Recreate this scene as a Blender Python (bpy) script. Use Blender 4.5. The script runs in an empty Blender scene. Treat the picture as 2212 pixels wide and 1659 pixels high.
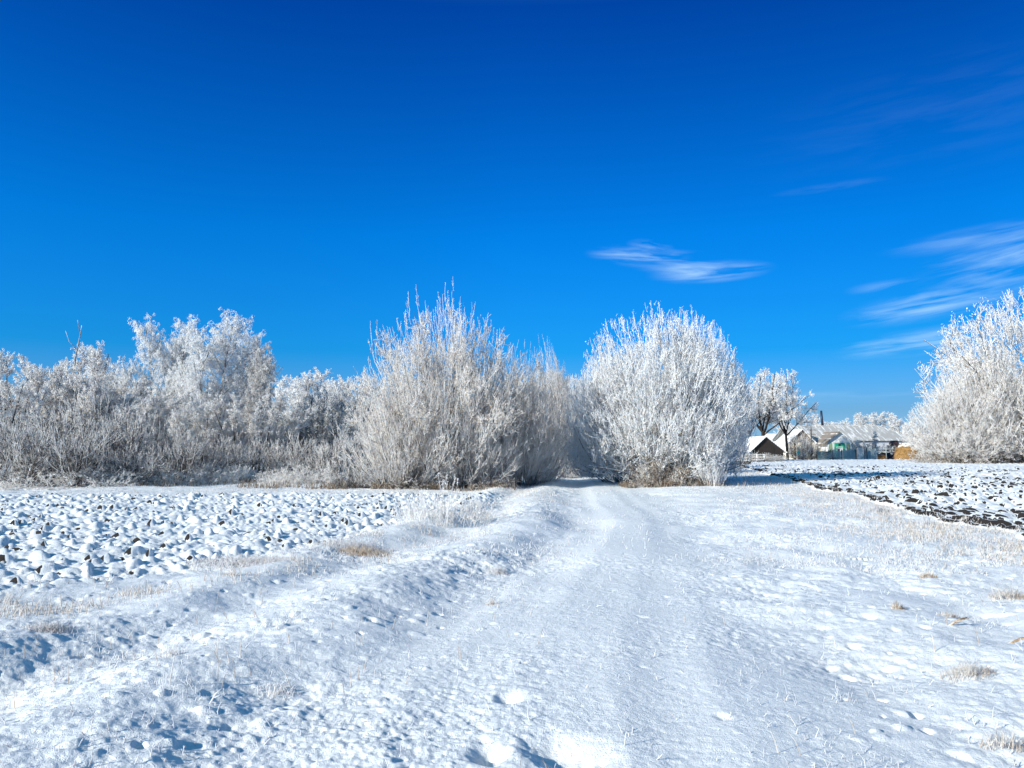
import bpy, bmesh, math, random
import numpy as np
from mathutils import Vector, Matrix

R = math.radians
S = bpy.context.scene
COL = S.collection
rng = np.random.default_rng(11)

# ------------------------------------------------------------------ camera, sky, sun
PITCH = R(4.72)
CAMH = 1.6
cd = bpy.data.cameras.new('camera'); cam = bpy.data.objects.new('camera', cd); COL.objects.link(cam)
cam.location = (0, 0, CAMH); cam.rotation_euler = (R(90) + PITCH, 0, 0)
cd.lens = 28.125; cd.sensor_width = 36; cd.clip_start = 0.1; cd.clip_end = 6000
S.camera = cam
S.view_settings.view_transform = 'Standard'; S.view_settings.look = 'None'
S.view_settings.exposure = 0.45; S.view_settings.gamma = 1.0; S.view_settings.use_curve_mapping = False
S.cycles.max_bounces = 10; S.cycles.diffuse_bounces = 8; S.cycles.transmission_bounces = 8; S.cycles.transparent_max_bounces = 4
try:
    S.cycles.use_denoising = True
except Exception:
    pass
SUN_EL, SUN_AZ = R(20.5), R(238)
SUN_DIR = Vector((math.sin(SUN_AZ) * math.cos(SUN_EL), math.cos(SUN_AZ) * math.cos(SUN_EL), math.sin(SUN_EL)))
W = bpy.data.worlds.new("World"); S.world = W; W.use_nodes = True
nt = W.node_tree; N = nt.nodes; L = nt.links
bg = N['Background']; bg.inputs[1].default_value = 0.1
sky = N.new('ShaderNodeTexSky'); sky.sky_type = 'NISHITA'; sky.sun_disc = False
sky.sun_elevation = SUN_EL; sky.sun_rotation = SUN_AZ
tc = N.new('ShaderNodeTexCoord'); sep = N.new('ShaderNodeSeparateXYZ'); L.new(tc.outputs['Generated'], sep.inputs[0])


def wm(op, a, b=None, c=None, clamp=False):
    n = N.new('ShaderNodeMath'); n.operation = op; n.use_clamp = clamp
    for i, v in enumerate((a, b, c)):
        if v is None: continue
        if isinstance(v, (int, float)): n.inputs[i].default_value = v
        else: L.new(v, n.inputs[i])
    return n.outputs[0]


ramp = N.new('ShaderNodeValToRGB'); cr = ramp.color_ramp
L.new(sep.outputs['Z'], ramp.inputs[0])
SKYP = [(0.0, (.54, 1.06, 2.35)), (0.045, (.27, .63, 1.38)), (0.12, (.03, .56, 1.30)), (0.26, (.003, .55, 1.42)),
        (0.50, (.001, .265, 1.04)), (0.62, (.25, .85, 1.02)), (1.0, (.46, 1.25, 1.05))]
while len(cr.elements) < len(SKYP): cr.elements.new(0.5)
for e, (p, c) in zip(cr.elements, SKYP): e.position = p; e.color = (c[0] / 5, c[1] / 5, c[2] / 5, 1)
mul = N.new('ShaderNodeVectorMath'); mul.operation = 'MULTIPLY'
L.new(sky.outputs[0], mul.inputs[0]); L.new(ramp.outputs[0], mul.inputs[1])
sc5 = N.new('ShaderNodeVectorMath'); sc5.operation = 'SCALE'; L.new(mul.outputs[0], sc5.inputs[0]); sc5.inputs['Scale'].default_value = 5.0
# thin cirrus, as streaks on a flat high layer: direction projected to az / elevation
az = wm('ARCTAN2', sep.outputs['X'], sep.outputs['Y'])
el = wm('ARCSINE', sep.outputs['Z'])
L.new(wm('MULTIPLY_ADD', wm('MULTIPLY', az, 1.9, clamp=True), -1.15, 5.05), sc5.inputs['Scale'])


def px2ang(px, py):
    x = (px - 512) / 800; y = (384 - py) / 800
    v = Vector((x, math.cos(PITCH) - y * math.sin(PITCH), math.sin(PITCH) + y * math.cos(PITCH))).normalized()
    return math.atan2(v.x, v.y), math.asin(v.z)


def cloud(px, py, wx, wy, tilt, seed, amp, stretch=8.0, scl=9.0):
    a0, e0 = px2ang(px, py)
    da = wm('SUBTRACT', az, a0); de = wm('SUBTRACT', el, e0)
    c_, s_ = math.cos(R(tilt)), math.sin(R(tilt))
    u = wm('ADD', wm('MULTIPLY', da, c_), wm('MULTIPLY', de, s_))
    v = wm('SUBTRACT', wm('MULTIPLY', de, c_), wm('MULTIPLY', da, s_))
    cb = N.new('ShaderNodeCombineXYZ')
    L.new(wm('MULTIPLY', u, 1.0), cb.inputs[0]); L.new(wm('MULTIPLY', v, stretch), cb.inputs[1]); cb.inputs[2].default_value = seed
    nz = N.new('ShaderNodeTexNoise'); nz.inputs['Scale'].default_value = scl; nz.inputs['Detail'].default_value = 5
    nz.inputs['Roughness'].default_value = 0.55; nz.inputs['Distortion'].default_value = 0.35
    L.new(cb.outputs[0], nz.inputs['Vector'])
    f = wm('MULTIPLY_ADD', nz.outputs[0], 4.4, -1.85, clamp=True)
    uu = wm('DIVIDE', u, wx / 800); vv = wm('DIVIDE', v, wy / 800)
    r2 = wm('ADD', wm('MULTIPLY', uu, uu), wm('MULTIPLY', vv, vv))
    g = wm('SUBTRACT', 1.0, r2, clamp=True); g = wm('POWER', g, 1.9)
    return wm('MULTIPLY', wm('MULTIPLY', f, g), amp)


cl = cloud(638, 256, 56, 12, -5, 3.1, .95)
for args in ((650, 246, 26, 8, -8, 1.7, .6), (710, 272, 66, 12, 1, 7.3, 1.0), (680, 263, 60, 14, -5, 5.9, .7), (935, 303, 90, 17, 7, 5.5, .95), (925, 341, 90, 14, 5, 9.2, .95),
             (1000, 262, 75, 34, 10, 2.2, .55), (985, 236, 90, 12, 4, 4.4, .35), (1040, 240, 80, 16, 12, 4.9, .5), (890, 286, 42, 8, 3, 8.8, .3), (960, 110, 220, 60, 3, 6.1, .03),
             (860, 395, 160, 9, 1, 12.0, .25), (830, 187, 60, 5, 2, 14.0, .12)):
    cl = wm('ADD', cl, cloud(*args))
cl = wm('MULTIPLY', cl, 1.0, clamp=True)
mx = N.new('ShaderNodeMix'); mx.data_type = 'RGBA'
L.new(wm('MULTIPLY', cl, 0.62), mx.inputs[0]); L.new(sc5.outputs[0], mx.inputs[6]); mx.inputs[7].default_value = (4.3, 6.5, 8.3, 1)
L.new(mx.outputs[2], bg.inputs[0])

sl = bpy.data.lights.new('sun', 'SUN'); sl.energy = 5.0; sl.angle = R(0.55); sl.color = (1.0, 0.955, 0.83)
so = bpy.data.objects.new('sun', sl); COL.objects.link(so)
so.rotation_euler = SUN_DIR.to_track_quat('Z', 'Y').to_euler()


def ray(px, py):
    x = (px - 512) / 800; y = (384 - py) / 800
    return Vector((x, math.cos(PITCH) - y * math.sin(PITCH), math.sin(PITCH) + y * math.cos(PITCH)))


def at(px, py, Y):
    """world point at depth Y seen at render pixel px,py (1024 scale)"""
    v = ray(px, py); return Vector((v.x * Y / v.y, Y, CAMH + v.z * Y / v.y))


K = 1024 / 2212.0  # overview-picture pixels to render pixels


# ------------------------------------------------------------------ noise in numpy
_T = np.random.default_rng(5).random((256, 256)).astype(np.float32)


def vnoise(x, y, s=0):
    xi = np.floor(x).astype(np.int64); yi = np.floor(y).astype(np.int64)
    fx = (x - xi).astype(np.float32); fy = (y - yi).astype(np.float32)
    fx = fx * fx * fx * (fx * (fx * 6 - 15) + 10); fy = fy * fy * fy * (fy * (fy * 6 - 15) + 10)
    xi = xi + s * 37; yi = yi + s * 91
    a = _T[xi & 255, yi & 255]; b = _T[(xi + 1) & 255, yi & 255]; c = _T[xi & 255, (yi + 1) & 255]; d = _T[(xi + 1) & 255, (yi + 1) & 255]
    return (a + (b - a) * fx) * (1 - fy) + (c + (d - c) * fx) * fy


def fbm(x, y, wl, octv=3, s=0):
    """-1..1-ish"""
    h = 0; a = 1.0; t = 0
    for i in range(octv):
        c_, s_ = math.cos(.7 * i + s), math.sin(.7 * i + s)
        h = h + a * (vnoise((x * c_ + y * s_) / wl, (y * c_ - x * s_) / wl, s + i) * 2 - 1); t += a; a *= .55; wl *= .5
    return h / t


def hash2(i, j, s):
    return _T[(i * 7 + s * 13) & 255, (j * 11 + s * 29) & 255]


def domes(x, y, cell, rmin, rmax, hmin, hmax, power, s, prob=1.0):
    """rounded lumps on a jittered grid; returns height and the lump's random number"""
    gx = x / cell; gy = y / cell
    xi = np.floor(gx).astype(np.int64); yi = np.floor(gy).astype(np.int64)
    best = np.zeros(x.shape, np.float32); bid = np.zeros(x.shape, np.float32)
    for dx in (-1, 0, 1):
        for dy in (-1, 0, 1):
            cx = xi + dx; cy = yi + dy
            px = cx + .15 + .7 * hash2(cx, cy, s); py = cy + .15 + .7 * hash2(cx, cy, s + 1)
            r = rmin + (rmax - rmin) * hash2(cx, cy, s + 2); hh = hmin + (hmax - hmin) * hash2(cx, cy, s + 3) ** 2
            an = hash2(cx, cy, s + 5) * 3.14; ca, sa = np.cos(an), np.sin(an)
            ux = gx - px; uy = gy - py
            q = ((ux * ca + uy * sa) / r) ** 2 + ((uy * ca - ux * sa) / (r * .68)) ** 2
            h = hh * np.clip(1 - q, 0, 1) ** power * (hash2(cx, cy, s + 4) < prob)
            m = h > best
            best = np.where(m, h, best); bid = np.where(m, hash2(cx, cy, s + 6), bid)
    return best, bid


def sst(a, b, x):
    t = np.clip((x - a) / (b - a), 0, 1); return t * t * (3 - 2 * t)


def Lc(y): return np.interp(y, [0, 4.1, 5.2, 9, 12.7, 17.5, 25.6, 36, 60, 90], [-2.4, -1.7, -1.4, -.55, .3, 1.3, 1.9, 2.7, 4.4, 6.5])
def Rc(y): return np.interp(y, [0, 4.1, 5.6, 7.7, 10.7, 20, 36, 60, 90], [2.9, 2.6, 2.4, 2.65, 3.1, 4.3, 5.2, 6.9, 9])
def Fc(y): return np.interp(y, [0, 5, 8.7, 10.7, 13, 18.8, 25.6, 30], [-10, -8, -5.6, -4.2, -3.2, -2.2, -.3, .2])
def Pc(y): return np.interp(y, [0, 8, 14.4, 18.7, 26.8, 40.6, 72.7, 100, 140], [8, 8.6, 9.2, 9.7, 11.5, 14, 20.8, 27, 36])


def ground(x, y, full=False):
    x = np.asarray(x, np.float32); y = np.asarray(y, np.float32)
    w1 = fbm(x, y, 2.2, 2, 1)
    r = np.hypot(x, y)
    h = .05 * fbm(x, y, 6.0, 2, 2) * sst(2, 10, r) + .16 * fbm(x, y, 25., 2, 3) * sst(12, 60, r)
    u = x - Lc(y) + .22 * w1; v = x - Rc(y) + .25 * w1
    am = 1.08 * (.75 + .5 * fbm(x, y, 3.0, 1, 8)) * (1 - .65 * sst(22, 60, y))
    g = lambda t, c, s_: np.exp(-((t - c) / s_) ** 2)
    h = h + am * (-.11 * g(u, .15, .6) + .13 * g(u, -1.05, .65) - .10 * g(u, -2.2, .55) + .12 * g(u, -3.1, .6) - .05 * g(u, -4.2, .5)
                  + .015 * g(u, 1.8, 1.1) - .055 * g(v, .0, .8) + .05 * sst(.4, 2.4, v) - .05 * g(v, 1.8, .25) * (y < 12))
    tw = fbm(x, y, 3.5, 2, 33) * .12
    for off in (.75, 2.15):
        q = (x - Lc(y) - off - (Rc(y) - Lc(y) - 3.2) * .4 + tw)
        h = h - (.012 * g(q, 0, .22) - .004 * g(q, .35, .12) - .004 * g(q, -.35, .12)) * (.5 + .9 * np.clip(fbm(x, y, 2.3, 1, 35) + .4, 0, 1)) * (1 - .5 * sst(25, 60, y))
        tread = np.clip(np.sin(y * 2 * math.pi / .11 + 3 * q) * 1.5, -1, 1)
        h = h + .0016 * tread * g(q, 0, .13) * np.clip(fbm(x, y, 1.7, 1, 36) * 2, 0, 1) * (r < 14)
    # hollow of an old footprint close to the camera
    h = h - .085 * np.exp(-(((x - .26 + (y - 4.4) * .4) / .2) ** 2 + ((y - 4.42) / .25) ** 2)) - .06 * np.exp(-(((x + .02) / .07) ** 2 + ((y - 5.35) / .09) ** 2)) \
        - .10 * np.exp(-(((x + .12) / .08) ** 2 + ((y - 4.42) / .13) ** 2)) + .025 * np.exp(-(((x - .05) / .12) ** 2 + ((y - 4.5) / .3) ** 2)) 
    # field masks
    mL = sst(0, .5, Fc(y) - x + .25 * fbm(x, y, 1.2, 2, 4)) * (1 - sst(-.6, .6, y - (28.0 - .05 * np.minimum(x, 0) * 0 + np.clip((x + 20) * .12, 0, 3)))) * (x > -70)
    xe = x - Pc(y) + .55 * fbm(x, y, 1.5, 3, 6)
    ymax = np.interp(x, [10, 20, 35, 60, 90], [60, 82, 126, 126, 94])
    mR = sst(0, .25, xe) * (1 - sst(-3, 1, y - ymax)) * (x < 130) * (y > 2)
    rough = 1 - np.maximum(mL, mR)
    near = 1 - sst(20, 60, r)
    road = g(x, (Lc(y) + Rc(y)) / 2 + .3, (Rc(y) - Lc(y)) * .36)
    lane = sst(-.15, .45, u) * (1 - sst(-.6, .1, v))
    ra = .22 + .78 * (1 - lane)
    # crusted, dimpled snow over short grass
    h = h + rough * near * ra * .060 * fbm(x, y, 1.1, 2, 14)
    vm = .5 + 1.2 * np.clip(fbm(x, y, 1.9, 2, 17) + .35, 0, 1.1)
    h = h + vm * rough * near * (.026 * ra * fbm(x, y, .42, 2, 11) + .0115 * (.35 + .65 * ra) * fbm(x, y, .13, 2, 12) + .0065 * fbm(x, y, .05, 2, 13))
    dm, _ = domes(x, y, .20, .22, .6, .0, .034, 1.1, 31, .55)
    h = h + rough * (1 - sst(14, 30, r)) * dm * (.10 + .45 * (1 - road)) * (.4 + 1.2 * np.clip(fbm(x, y, 1.3, 1, 9) + .3, 0, 1))
    pit, _ = domes(x, y, .30, .12, .34, .0, .040, 1.8, 51, .5)
    h = h - rough * (1 - sst(10, 22, r)) * pit * (1 - .6 * lane)
    # left ploughed field: soft caps over clods
    h = h - mL * .04
    d1, id1 = domes(x, y, .25, .36, .78, .01, .125, .75, 71, .8)
    d2, id2 = domes(x, y, .13, .35, .75, .01, .045, .8, 91, .8)
    fur = .055 * np.sin((x * -.42 + y * .9) / .95 * 2 * math.pi * .55 + 1.4 * fbm(x, y, 2.5, 2, 21))
    h = h + mL * (np.maximum(d1, d2) + fur + .03 * fbm(x, y, .8, 2, 22) + .012 * fbm(x, y, .09, 2, 27))
    # right ploughed field: turned slices with their dark cut side towards the grass strip
    wv = .5 * fbm(x, y, 2.2, 2, 24)
    fx = (xe + wv) / .48; ph = fx - np.floor(fx)
    sl = sst(.0, .10, ph) * (1 - sst(.3, 1.0, ph) * .9)
    rnd = vnoise((y + .6 * np.floor(fx) * 3.1) / .42, np.floor(fx) * 3.7 + .5, 41)
    d3, id3 = domes(x, y, .34, .4, .8, .02, .14, .6, 111, .9)
    h = h + mR * (.05 + .12 * sl * (rnd ** 1.2) + .75 * d3 * (.5 + .5 * rnd) + .03 * fbm(x, y, .3, 2, 25))
    if full: return h, mL, mR, id1 * (d1 > d2), xe, rnd
    return h


def gz(x, y): return float(ground(np.array([x]), np.array([y]))[0])


# ------------------------------------------------------------------ object helpers
def tag(o, label=None, cat=None, group=None, kind=None):
    if label: o['label'] = label
    if cat: o['category'] = cat
    if group: o['group'] = group
    if kind: o['kind'] = kind
    return o


def empty(name, loc, rz=0, sc=1.0):
    o = bpy.data.objects.new(name, None); COL.objects.link(o); o.location = loc; o.rotation_euler = (0, 0, rz)
    o.scale = (sc, sc, sc) if isinstance(sc, (int, float)) else sc
    o.empty_display_size = .3
    return o


def np_mesh(name, V, F4=None, F3=None, mats=(), mi=None, smooth=True):
    me = bpy.data.meshes.new(name)
    nf4 = 0 if F4 is None else len(F4); nf3 = 0 if F3 is None else len(F3)
    me.vertices.add(len(V)); me.vertices.foreach_set('co', np.ascontiguousarray(V, np.float32).ravel())
    loops = np.concatenate([np.asarray(F4, np.int32).ravel() if nf4 else np.zeros(0, np.int32), np.asarray(F3, np.int32).ravel() if nf3 else np.zeros(0, np.int32)])
    me.loops.add(len(loops)); me.loops.foreach_set('vertex_index', loops)
    me.polygons.add(nf4 + nf3)
    st = np.concatenate([np.arange(nf4) * 4, nf4 * 4 + np.arange(nf3) * 3]).astype(np.int32)
    me.polygons.foreach_set('loop_start', st)
    if smooth: me.polygons.foreach_set('use_smooth', np.ones(nf4 + nf3, bool))
    if mi is not None: me.polygons.foreach_set('material_index', np.asarray(mi, np.int32))
    for m in mats: me.materials.append(m)
    me.update(calc_edges=True)
    return me


def link(name, me, parent=None, loc=(0, 0, 0)):
    o = bpy.data.objects.new(name, me); COL.objects.link(o); o.location = loc
    if parent: o.parent = parent
    return o


class MB:
    def __init__(s): s.v = []; s.f = []; s.m = []
    def face(s, pts, m=0):
        b = len(s.v); s.v += [tuple(p) for p in pts]; s.f.append(tuple(range(b, b + len(pts)))); s.m.append(m)
    def box(s, x0, x1, y0, y1, z0, z1, m=0, M=None):
        p = [Vector(q) for q in ((x0, y0, z0), (x1, y0, z0), (x1, y1, z0), (x0, y1, z0), (x0, y0, z1), (x1, y0, z1), (x1, y1, z1), (x0, y1, z1))]
        if M: p = [M @ q for q in p]
        b = len(s.v); s.v += [tuple(q) for q in p]
        for f in ((0, 3, 2, 1), (4, 5, 6, 7), (0, 1, 5, 4), (1, 2, 6, 5), (2, 3, 7, 6), (3, 0, 4, 7)): s.f.append(tuple(b + i for i in f)); s.m.append(m)
    def tube(s, pts, rad, n=8, m=0, caps=True):
        pts = [Vector(p) for p in pts]; b = len(s.v)
        if isinstance(rad, (int, float)): rad = [rad] * len(pts)
        for i, p in enumerate(pts):
            d = (pts[min(i + 1, len(pts) - 1)] - pts[max(i - 1, 0)]).normalized()
            u = d.cross(Vector((.13, .98, .11))).normalized()
            if abs(d.y) > .95: u = d.cross(Vector((1, 0, 0))).normalized()
            w = d.cross(u)
            for k in range(n):
                a = 2 * math.pi * k / n; s.v.append(tuple(p + (u * math.cos(a) + w * math.sin(a)) * rad[i]))
        for i in range(len(pts) - 1):
            for k in range(n):
                a = b + i * n; s.f.append((a + k, a + (k + 1) % n, a + n + (k + 1) % n, a + n + k)); s.m.append(m)
        if caps:
            s.f.append(tuple(b + k for k in range(n))); s.m.append(m)
            s.f.append(tuple(b + (len(pts) - 1) * n + k for k in range(n))); s.m.append(m)
    def prism(s, poly, y0, y1, m=0):
        """poly in x,z, extruded along y"""
        n = len(poly); b = len(s.v)
        s.v += [(x, y0, z) for x, z in poly] + [(x, y1, z) for x, z in poly]
        s.f.append(tuple(b + i for i in range(n))); s.m.append(m); s.f.append(tuple(b + n + i for i in reversed(range(n)))); s.m.append(m)
        for i in range(n): s.f.append((b + i, b + n + i, b + n + (i + 1) % n, b + (i + 1) % n)); s.m.append(m)
    def build(s, name, mats, parent=None, loc=(0, 0, 0), smooth=False):
        me = bpy.data.meshes.new(name); me.from_pydata(s.v, [], s.f)
        for m in (mats if isinstance(mats, (list, tuple)) else [mats]): me.materials.append(m)
        me.polygons.foreach_set('material_index', s.m)
        if smooth: me.polygons.foreach_set('use_smooth', [True] * len(s.f))
        bm = bmesh.new(); bm.from_mesh(me); bmesh.ops.recalc_face_normals(bm, faces=bm.faces); bm.to_mesh(me); bm.free()
        me.update()
        return link(name, me, parent, loc)


# ------------------------------------------------------------------ materials
def newmat(name, rough=.8, spec=.3):
    m = bpy.data.materials.new(name); m.use_nodes = True
    b = m.node_tree.nodes['Principled BSDF']; b.inputs['Roughness'].default_value = rough; b.inputs['Specular IOR Level'].default_value = spec
    return m, m.node_tree, b


def noise(t, scale, detail=4, rough=.55, vec=None, coord='Object'):
    n = t.nodes.new('ShaderNodeTexNoise'); n.inputs['Scale'].default_value = scale; n.inputs['Detail'].default_value = detail; n.inputs['Roughness'].default_value = rough
    if vec is None:
        c = t.nodes.new('ShaderNodeTexCoord'); vec = c.outputs[coord]
    t.links.new(vec, n.inputs['Vector']); return n.outputs[0]


def mth(t, op, a, b=None, c=None, clamp=False):
    n = t.nodes.new('ShaderNodeMath'); n.operation = op; n.use_clamp = clamp
    for i, v in enumerate((a, b, c)):
        if v is None: continue
        if isinstance(v, (int, float)): n.inputs[i].default_value = v
        else: t.links.new(v, n.inputs[i])
    return n.outputs[0]


def mixc(t, f, a, b):
    n = t.nodes.new('ShaderNodeMix'); n.data_type = 'RGBA'
    if isinstance(f, (int, float)): n.inputs[0].default_value = f
    else: t.links.new(f, n.inputs[0])
    for i, v in ((6, a), (7, b)):
        if isinstance(v, tuple): n.inputs[i].default_value = (*v, 1)
        else: t.links.new(v, n.inputs[i])
    return n.outputs[2]


def step(t, v, lo, hi):
    return mth(t, 'MULTIPLY_ADD', v, 1 / (hi - lo), -lo / (hi - lo), clamp=True)


def bump(t, b, h, strength=.5, dist=.01):
    n = t.nodes.new('ShaderNodeBump'); n.inputs['Strength'].default_value = strength; n.inputs['Distance'].default_value = dist
    t.links.new(h, n.inputs['Height']); t.links.new(n.outputs[0], b.inputs['Normal'])


SNOW = (.88, .885, .90)
m_snow, t, b = newmat('snow_ground', .55, .35)
at_ = t.nodes.new('ShaderNodeAttribute'); at_.attribute_name = 'soil'
co = t.nodes.new('ShaderNodeTexCoord').outputs['Object']
n1 = noise(t, 9, 4, .6, co); n2 = noise(t, 60, 3, .6, co); n3 = noise(t, 1.1, 3, .5, co)
f = step(t, mth(t, 'ADD', at_.outputs['Fac'], mth(t, 'MULTIPLY_ADD', n1, .5, -.25)), .42, .58)
soilc = mixc(t, n2, (.010, .008, .009), (.030, .022, .018))
snowc = mixc(t, n3, (.86, .87, .89), (.90, .90, .90))
gr = t.nodes.new('ShaderNodeAttribute'); gr.attribute_name = 'litter'
lit = mth(t, 'MULTIPLY', step(t, n2, .52, .64), gr.outputs['Fac'])
snowc = mixc(t, mth(t, 'MULTIPLY', lit, .5), snowc, (.50, .42, .33))
t.links.new(mixc(t, f, snowc, soilc), b.inputs['Base Color'])
hb = mth(t, 'ADD', mth(t, 'MULTIPLY', noise(t, 45, 3, .7, co), 1.0), mth(t, 'MULTIPLY', noise(t, 170, 2, .7, co), .6))
bump(t, b, hb, .8, .012)
t.links.new(mth(t, 'MULTIPLY_ADD', f, .4, .5), b.inputs['Roughness'])


def frostmat(name, white, warm, amount, scale=2.0):
    m, t, b = newmat(name, .9, .1)
    co = t.nodes.new('ShaderNodeTexCoord').outputs['Object']
    a = noise(t, scale, 3, .6, co); c = noise(t, 14, 2, .6, co)
    f = step(t, mth(t, 'ADD', mth(t, 'MULTIPLY', a, .6), mth(t, 'MULTIPLY', c, .4)), .62 - amount, .80 - amount)
    cc = mixc(t, f, white, warm); t.links.new(cc, b.inputs['Base Color'])
    tr = t.nodes.new('ShaderNodeBsdfTranslucent'); t.links.new(cc, tr.inputs[0]); mx_ = t.nodes.new('ShaderNodeMixShader'); mx_.inputs[0].default_value = .38
    t.links.new(b.outputs[0], mx_.inputs[1]); t.links.new(tr.outputs[0], mx_.inputs[2])
    t.links.new(mx_.outputs[0], t.nodes['Material Output'].inputs['Surface'])
    return m


M_FR = frostmat('hoarfrost_twig', (.92, .90, .88), (.66, .59, .53), .12)
M_FRW = frostmat('hoarfrost_heavy', (.93, .93, .93), (.74, .70, .67), .10)
M_FRD = frostmat('hoarfrost_thin', (.84, .83, .82), (.32, .29, .28), .16)
M_FRDD = frostmat('dark_fine_twigs', (.62, .60, .59), (.09, .08, .075), .26, 3)
M_LEAF = frostmat('withered_frosted_leaf', (.80, .74, .69), (.42, .31, .22), .22, 4)
M_EVER = frostmat('dark_frosted_foliage', (.68, .69, .70), (.20, .21, .21), .16, 5)
M_BROWN = frostmat('brown_brush', (.66, .60, .54), (.22, .155, .10), .24, 3)


def barkmat(name, dark, light, frost, fr=.5):
    m, t, b = newmat(name, .9, .1)
    co = t.nodes.new('ShaderNodeTexCoord').outputs['Object']
    g = t.nodes.new('ShaderNodeNewGeometry'); sp = t.nodes.new('ShaderNodeSeparateXYZ'); t.links.new(g.outputs['Normal'], sp.inputs[0])
    bk = mixc(t, noise(t, 11, 4, .6, co), dark, light)
    f = step(t, mth(t, 'ADD', mth(t, 'MULTIPLY', sp.outputs['Z'], .5), mth(t, 'MULTIPLY_ADD', noise(t, 5, 4, .7, co), 1.4, -.7 + fr - .5)), .05, .35)
    t.links.new(mixc(t, f, bk, frost), b.inputs['Base Color'])
    bump(t, b, noise(t, 30, 3, .6, co), .6, .02)
    return m


M_BARK = barkmat('bark_dark', (.035, .028, .024), (.11, .085, .07), (.80, .80, .81), .62)
M_BARKD = barkmat('bark_black', (.02, .017, .016), (.06, .05, .045), (.70, .71, .73), .34)
M_BIRCH = barkmat('bark_birch', (.08, .07, .065), (.45, .43, .41), (.82, .82, .83), .5)


def plain(name, col, col2=None, scale=6, rough=.8, bm=0, streak=None):
    m, t, b = newmat(name, rough, .3)
    co = t.nodes.new('ShaderNodeTexCoord').outputs['Object']
    if streak:
        mp = t.nodes.new('ShaderNodeMapping'); mp.inputs['Scale'].default_value = streak; t.links.new(co, mp.inputs[0]); co = mp.outputs[0]
    n = noise(t, scale, 4, .6, co)
    t.links.new(mixc(t, step(t, n, .3, .7), col, col2 or tuple(c * .8 for c in col)), b.inputs['Base Color'])
    if bm: bump(t, b, n, .5, bm)
    return m


# ------------------------------------------------------------------ the ground: one sheet out to the horizon
def build_ground():
    r1 = 2.2 * (75 / 2.2) ** (np.arange(1330) / 1329.0)
    r2 = 75 * (170 / 75) ** (np.arange(1, 240) / 239.0)
    r3 = 170 * (4500 / 170) ** (np.arange(1, 50) / 49.0)
    r0 = np.array([.3, .8, 1.3, 1.8])
    r = np.concatenate([r0, r1, r2, r3])
    a1 = np.linspace(R(-37), R(37), 1060)
    a2 = np.linspace(R(37), R(323), 90)[1:-1]
    a = np.concatenate([a1, a2])
    nr, na = len(r), len(a)
    X = (r[:, None] * np.sin(a)[None, :]).astype(np.float32); Y = (r[:, None] * np.cos(a)[None, :]).astype(np.float32)
    Z, mL, mR, id1, xe, rnd = ground(X, Y, True)
    far = sst(140, 400, r)[:, None]
    Z = Z * (1 - far * .8)
    P = np.stack([X, Y, Z], -1)
    dr = np.empty_like(P); dr[1:-1] = P[2:] - P[:-2]; dr[0] = P[1] - P[0]; dr[-1] = P[-1] - P[-2]
    da = np.roll(P, -1, 1) - np.roll(P, 1, 1)
    n = np.cross(da, dr); n /= np.linalg.norm(n, axis=-1, keepdims=True) + 1e-9
    n *= np.sign(n[..., 2:3] + 1e-9)
    nx, ny, nz = n[..., 0], n[..., 1], n[..., 2]
    sL = mL * (id1 > .72) * sst(.26, .5, (-nx * .8 - ny * .75)) * 1.0
    edge = np.exp(-((xe - .2) / .35) ** 2) * mR
    sR = mR * sst(.23, .43, (-nx * .55 - ny * .75) + .30 * edge + .30 * (rnd - .55) + .16 * fbm(X, Y, 3.5, 2, 61))
    soil = np.clip(sL + sR, 0, 1)
    litter = (1 - np.maximum(mL, mR)) * np.clip(.15 + .9 * fbm(X, Y, 1.6, 2, 63) + .6 * sst(4.5, 7, X - Rc(Y) + 3) + .5 * np.exp(-((X - Fc(Y) - .6) / .8) ** 2), 0, 1) * (1 - .85 * np.exp(-((X - (Lc(Y) + Rc(Y)) / 2) / 1.6) ** 2))
    V = np.concatenate([P.reshape(-1, 3), [[0, 0, float(Z[0].mean())]]])
    i = np.arange(nr - 1)[:, None] * na; j = np.arange(na)[None, :]; j2 = (j + 1) % na
    F4 = np.stack([i + j, i + j2, i + na + j2, i + na + j], -1).reshape(-1, 4)[:, ::-1]
    c = len(V) - 1; jj = np.arange(na)
    F3 = np.stack([np.full(na, c), (jj + 1) % na, jj], -1)
    me = np_mesh('snowy_ground', V, F4, F3, [m_snow])
    for nm, arr in (('soil', soil), ('litter', litter)):
        at = me.attributes.new(nm, 'FLOAT', 'POINT'); at.data.foreach_set('value', np.append(arr.ravel(), 0).astype(np.float32))
    o = link('ground', me); o['kind'] = 'structure'; o['label'] = 'snow covered ground with wheel ruts and two ploughed fields'
    return o


build_ground()


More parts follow.
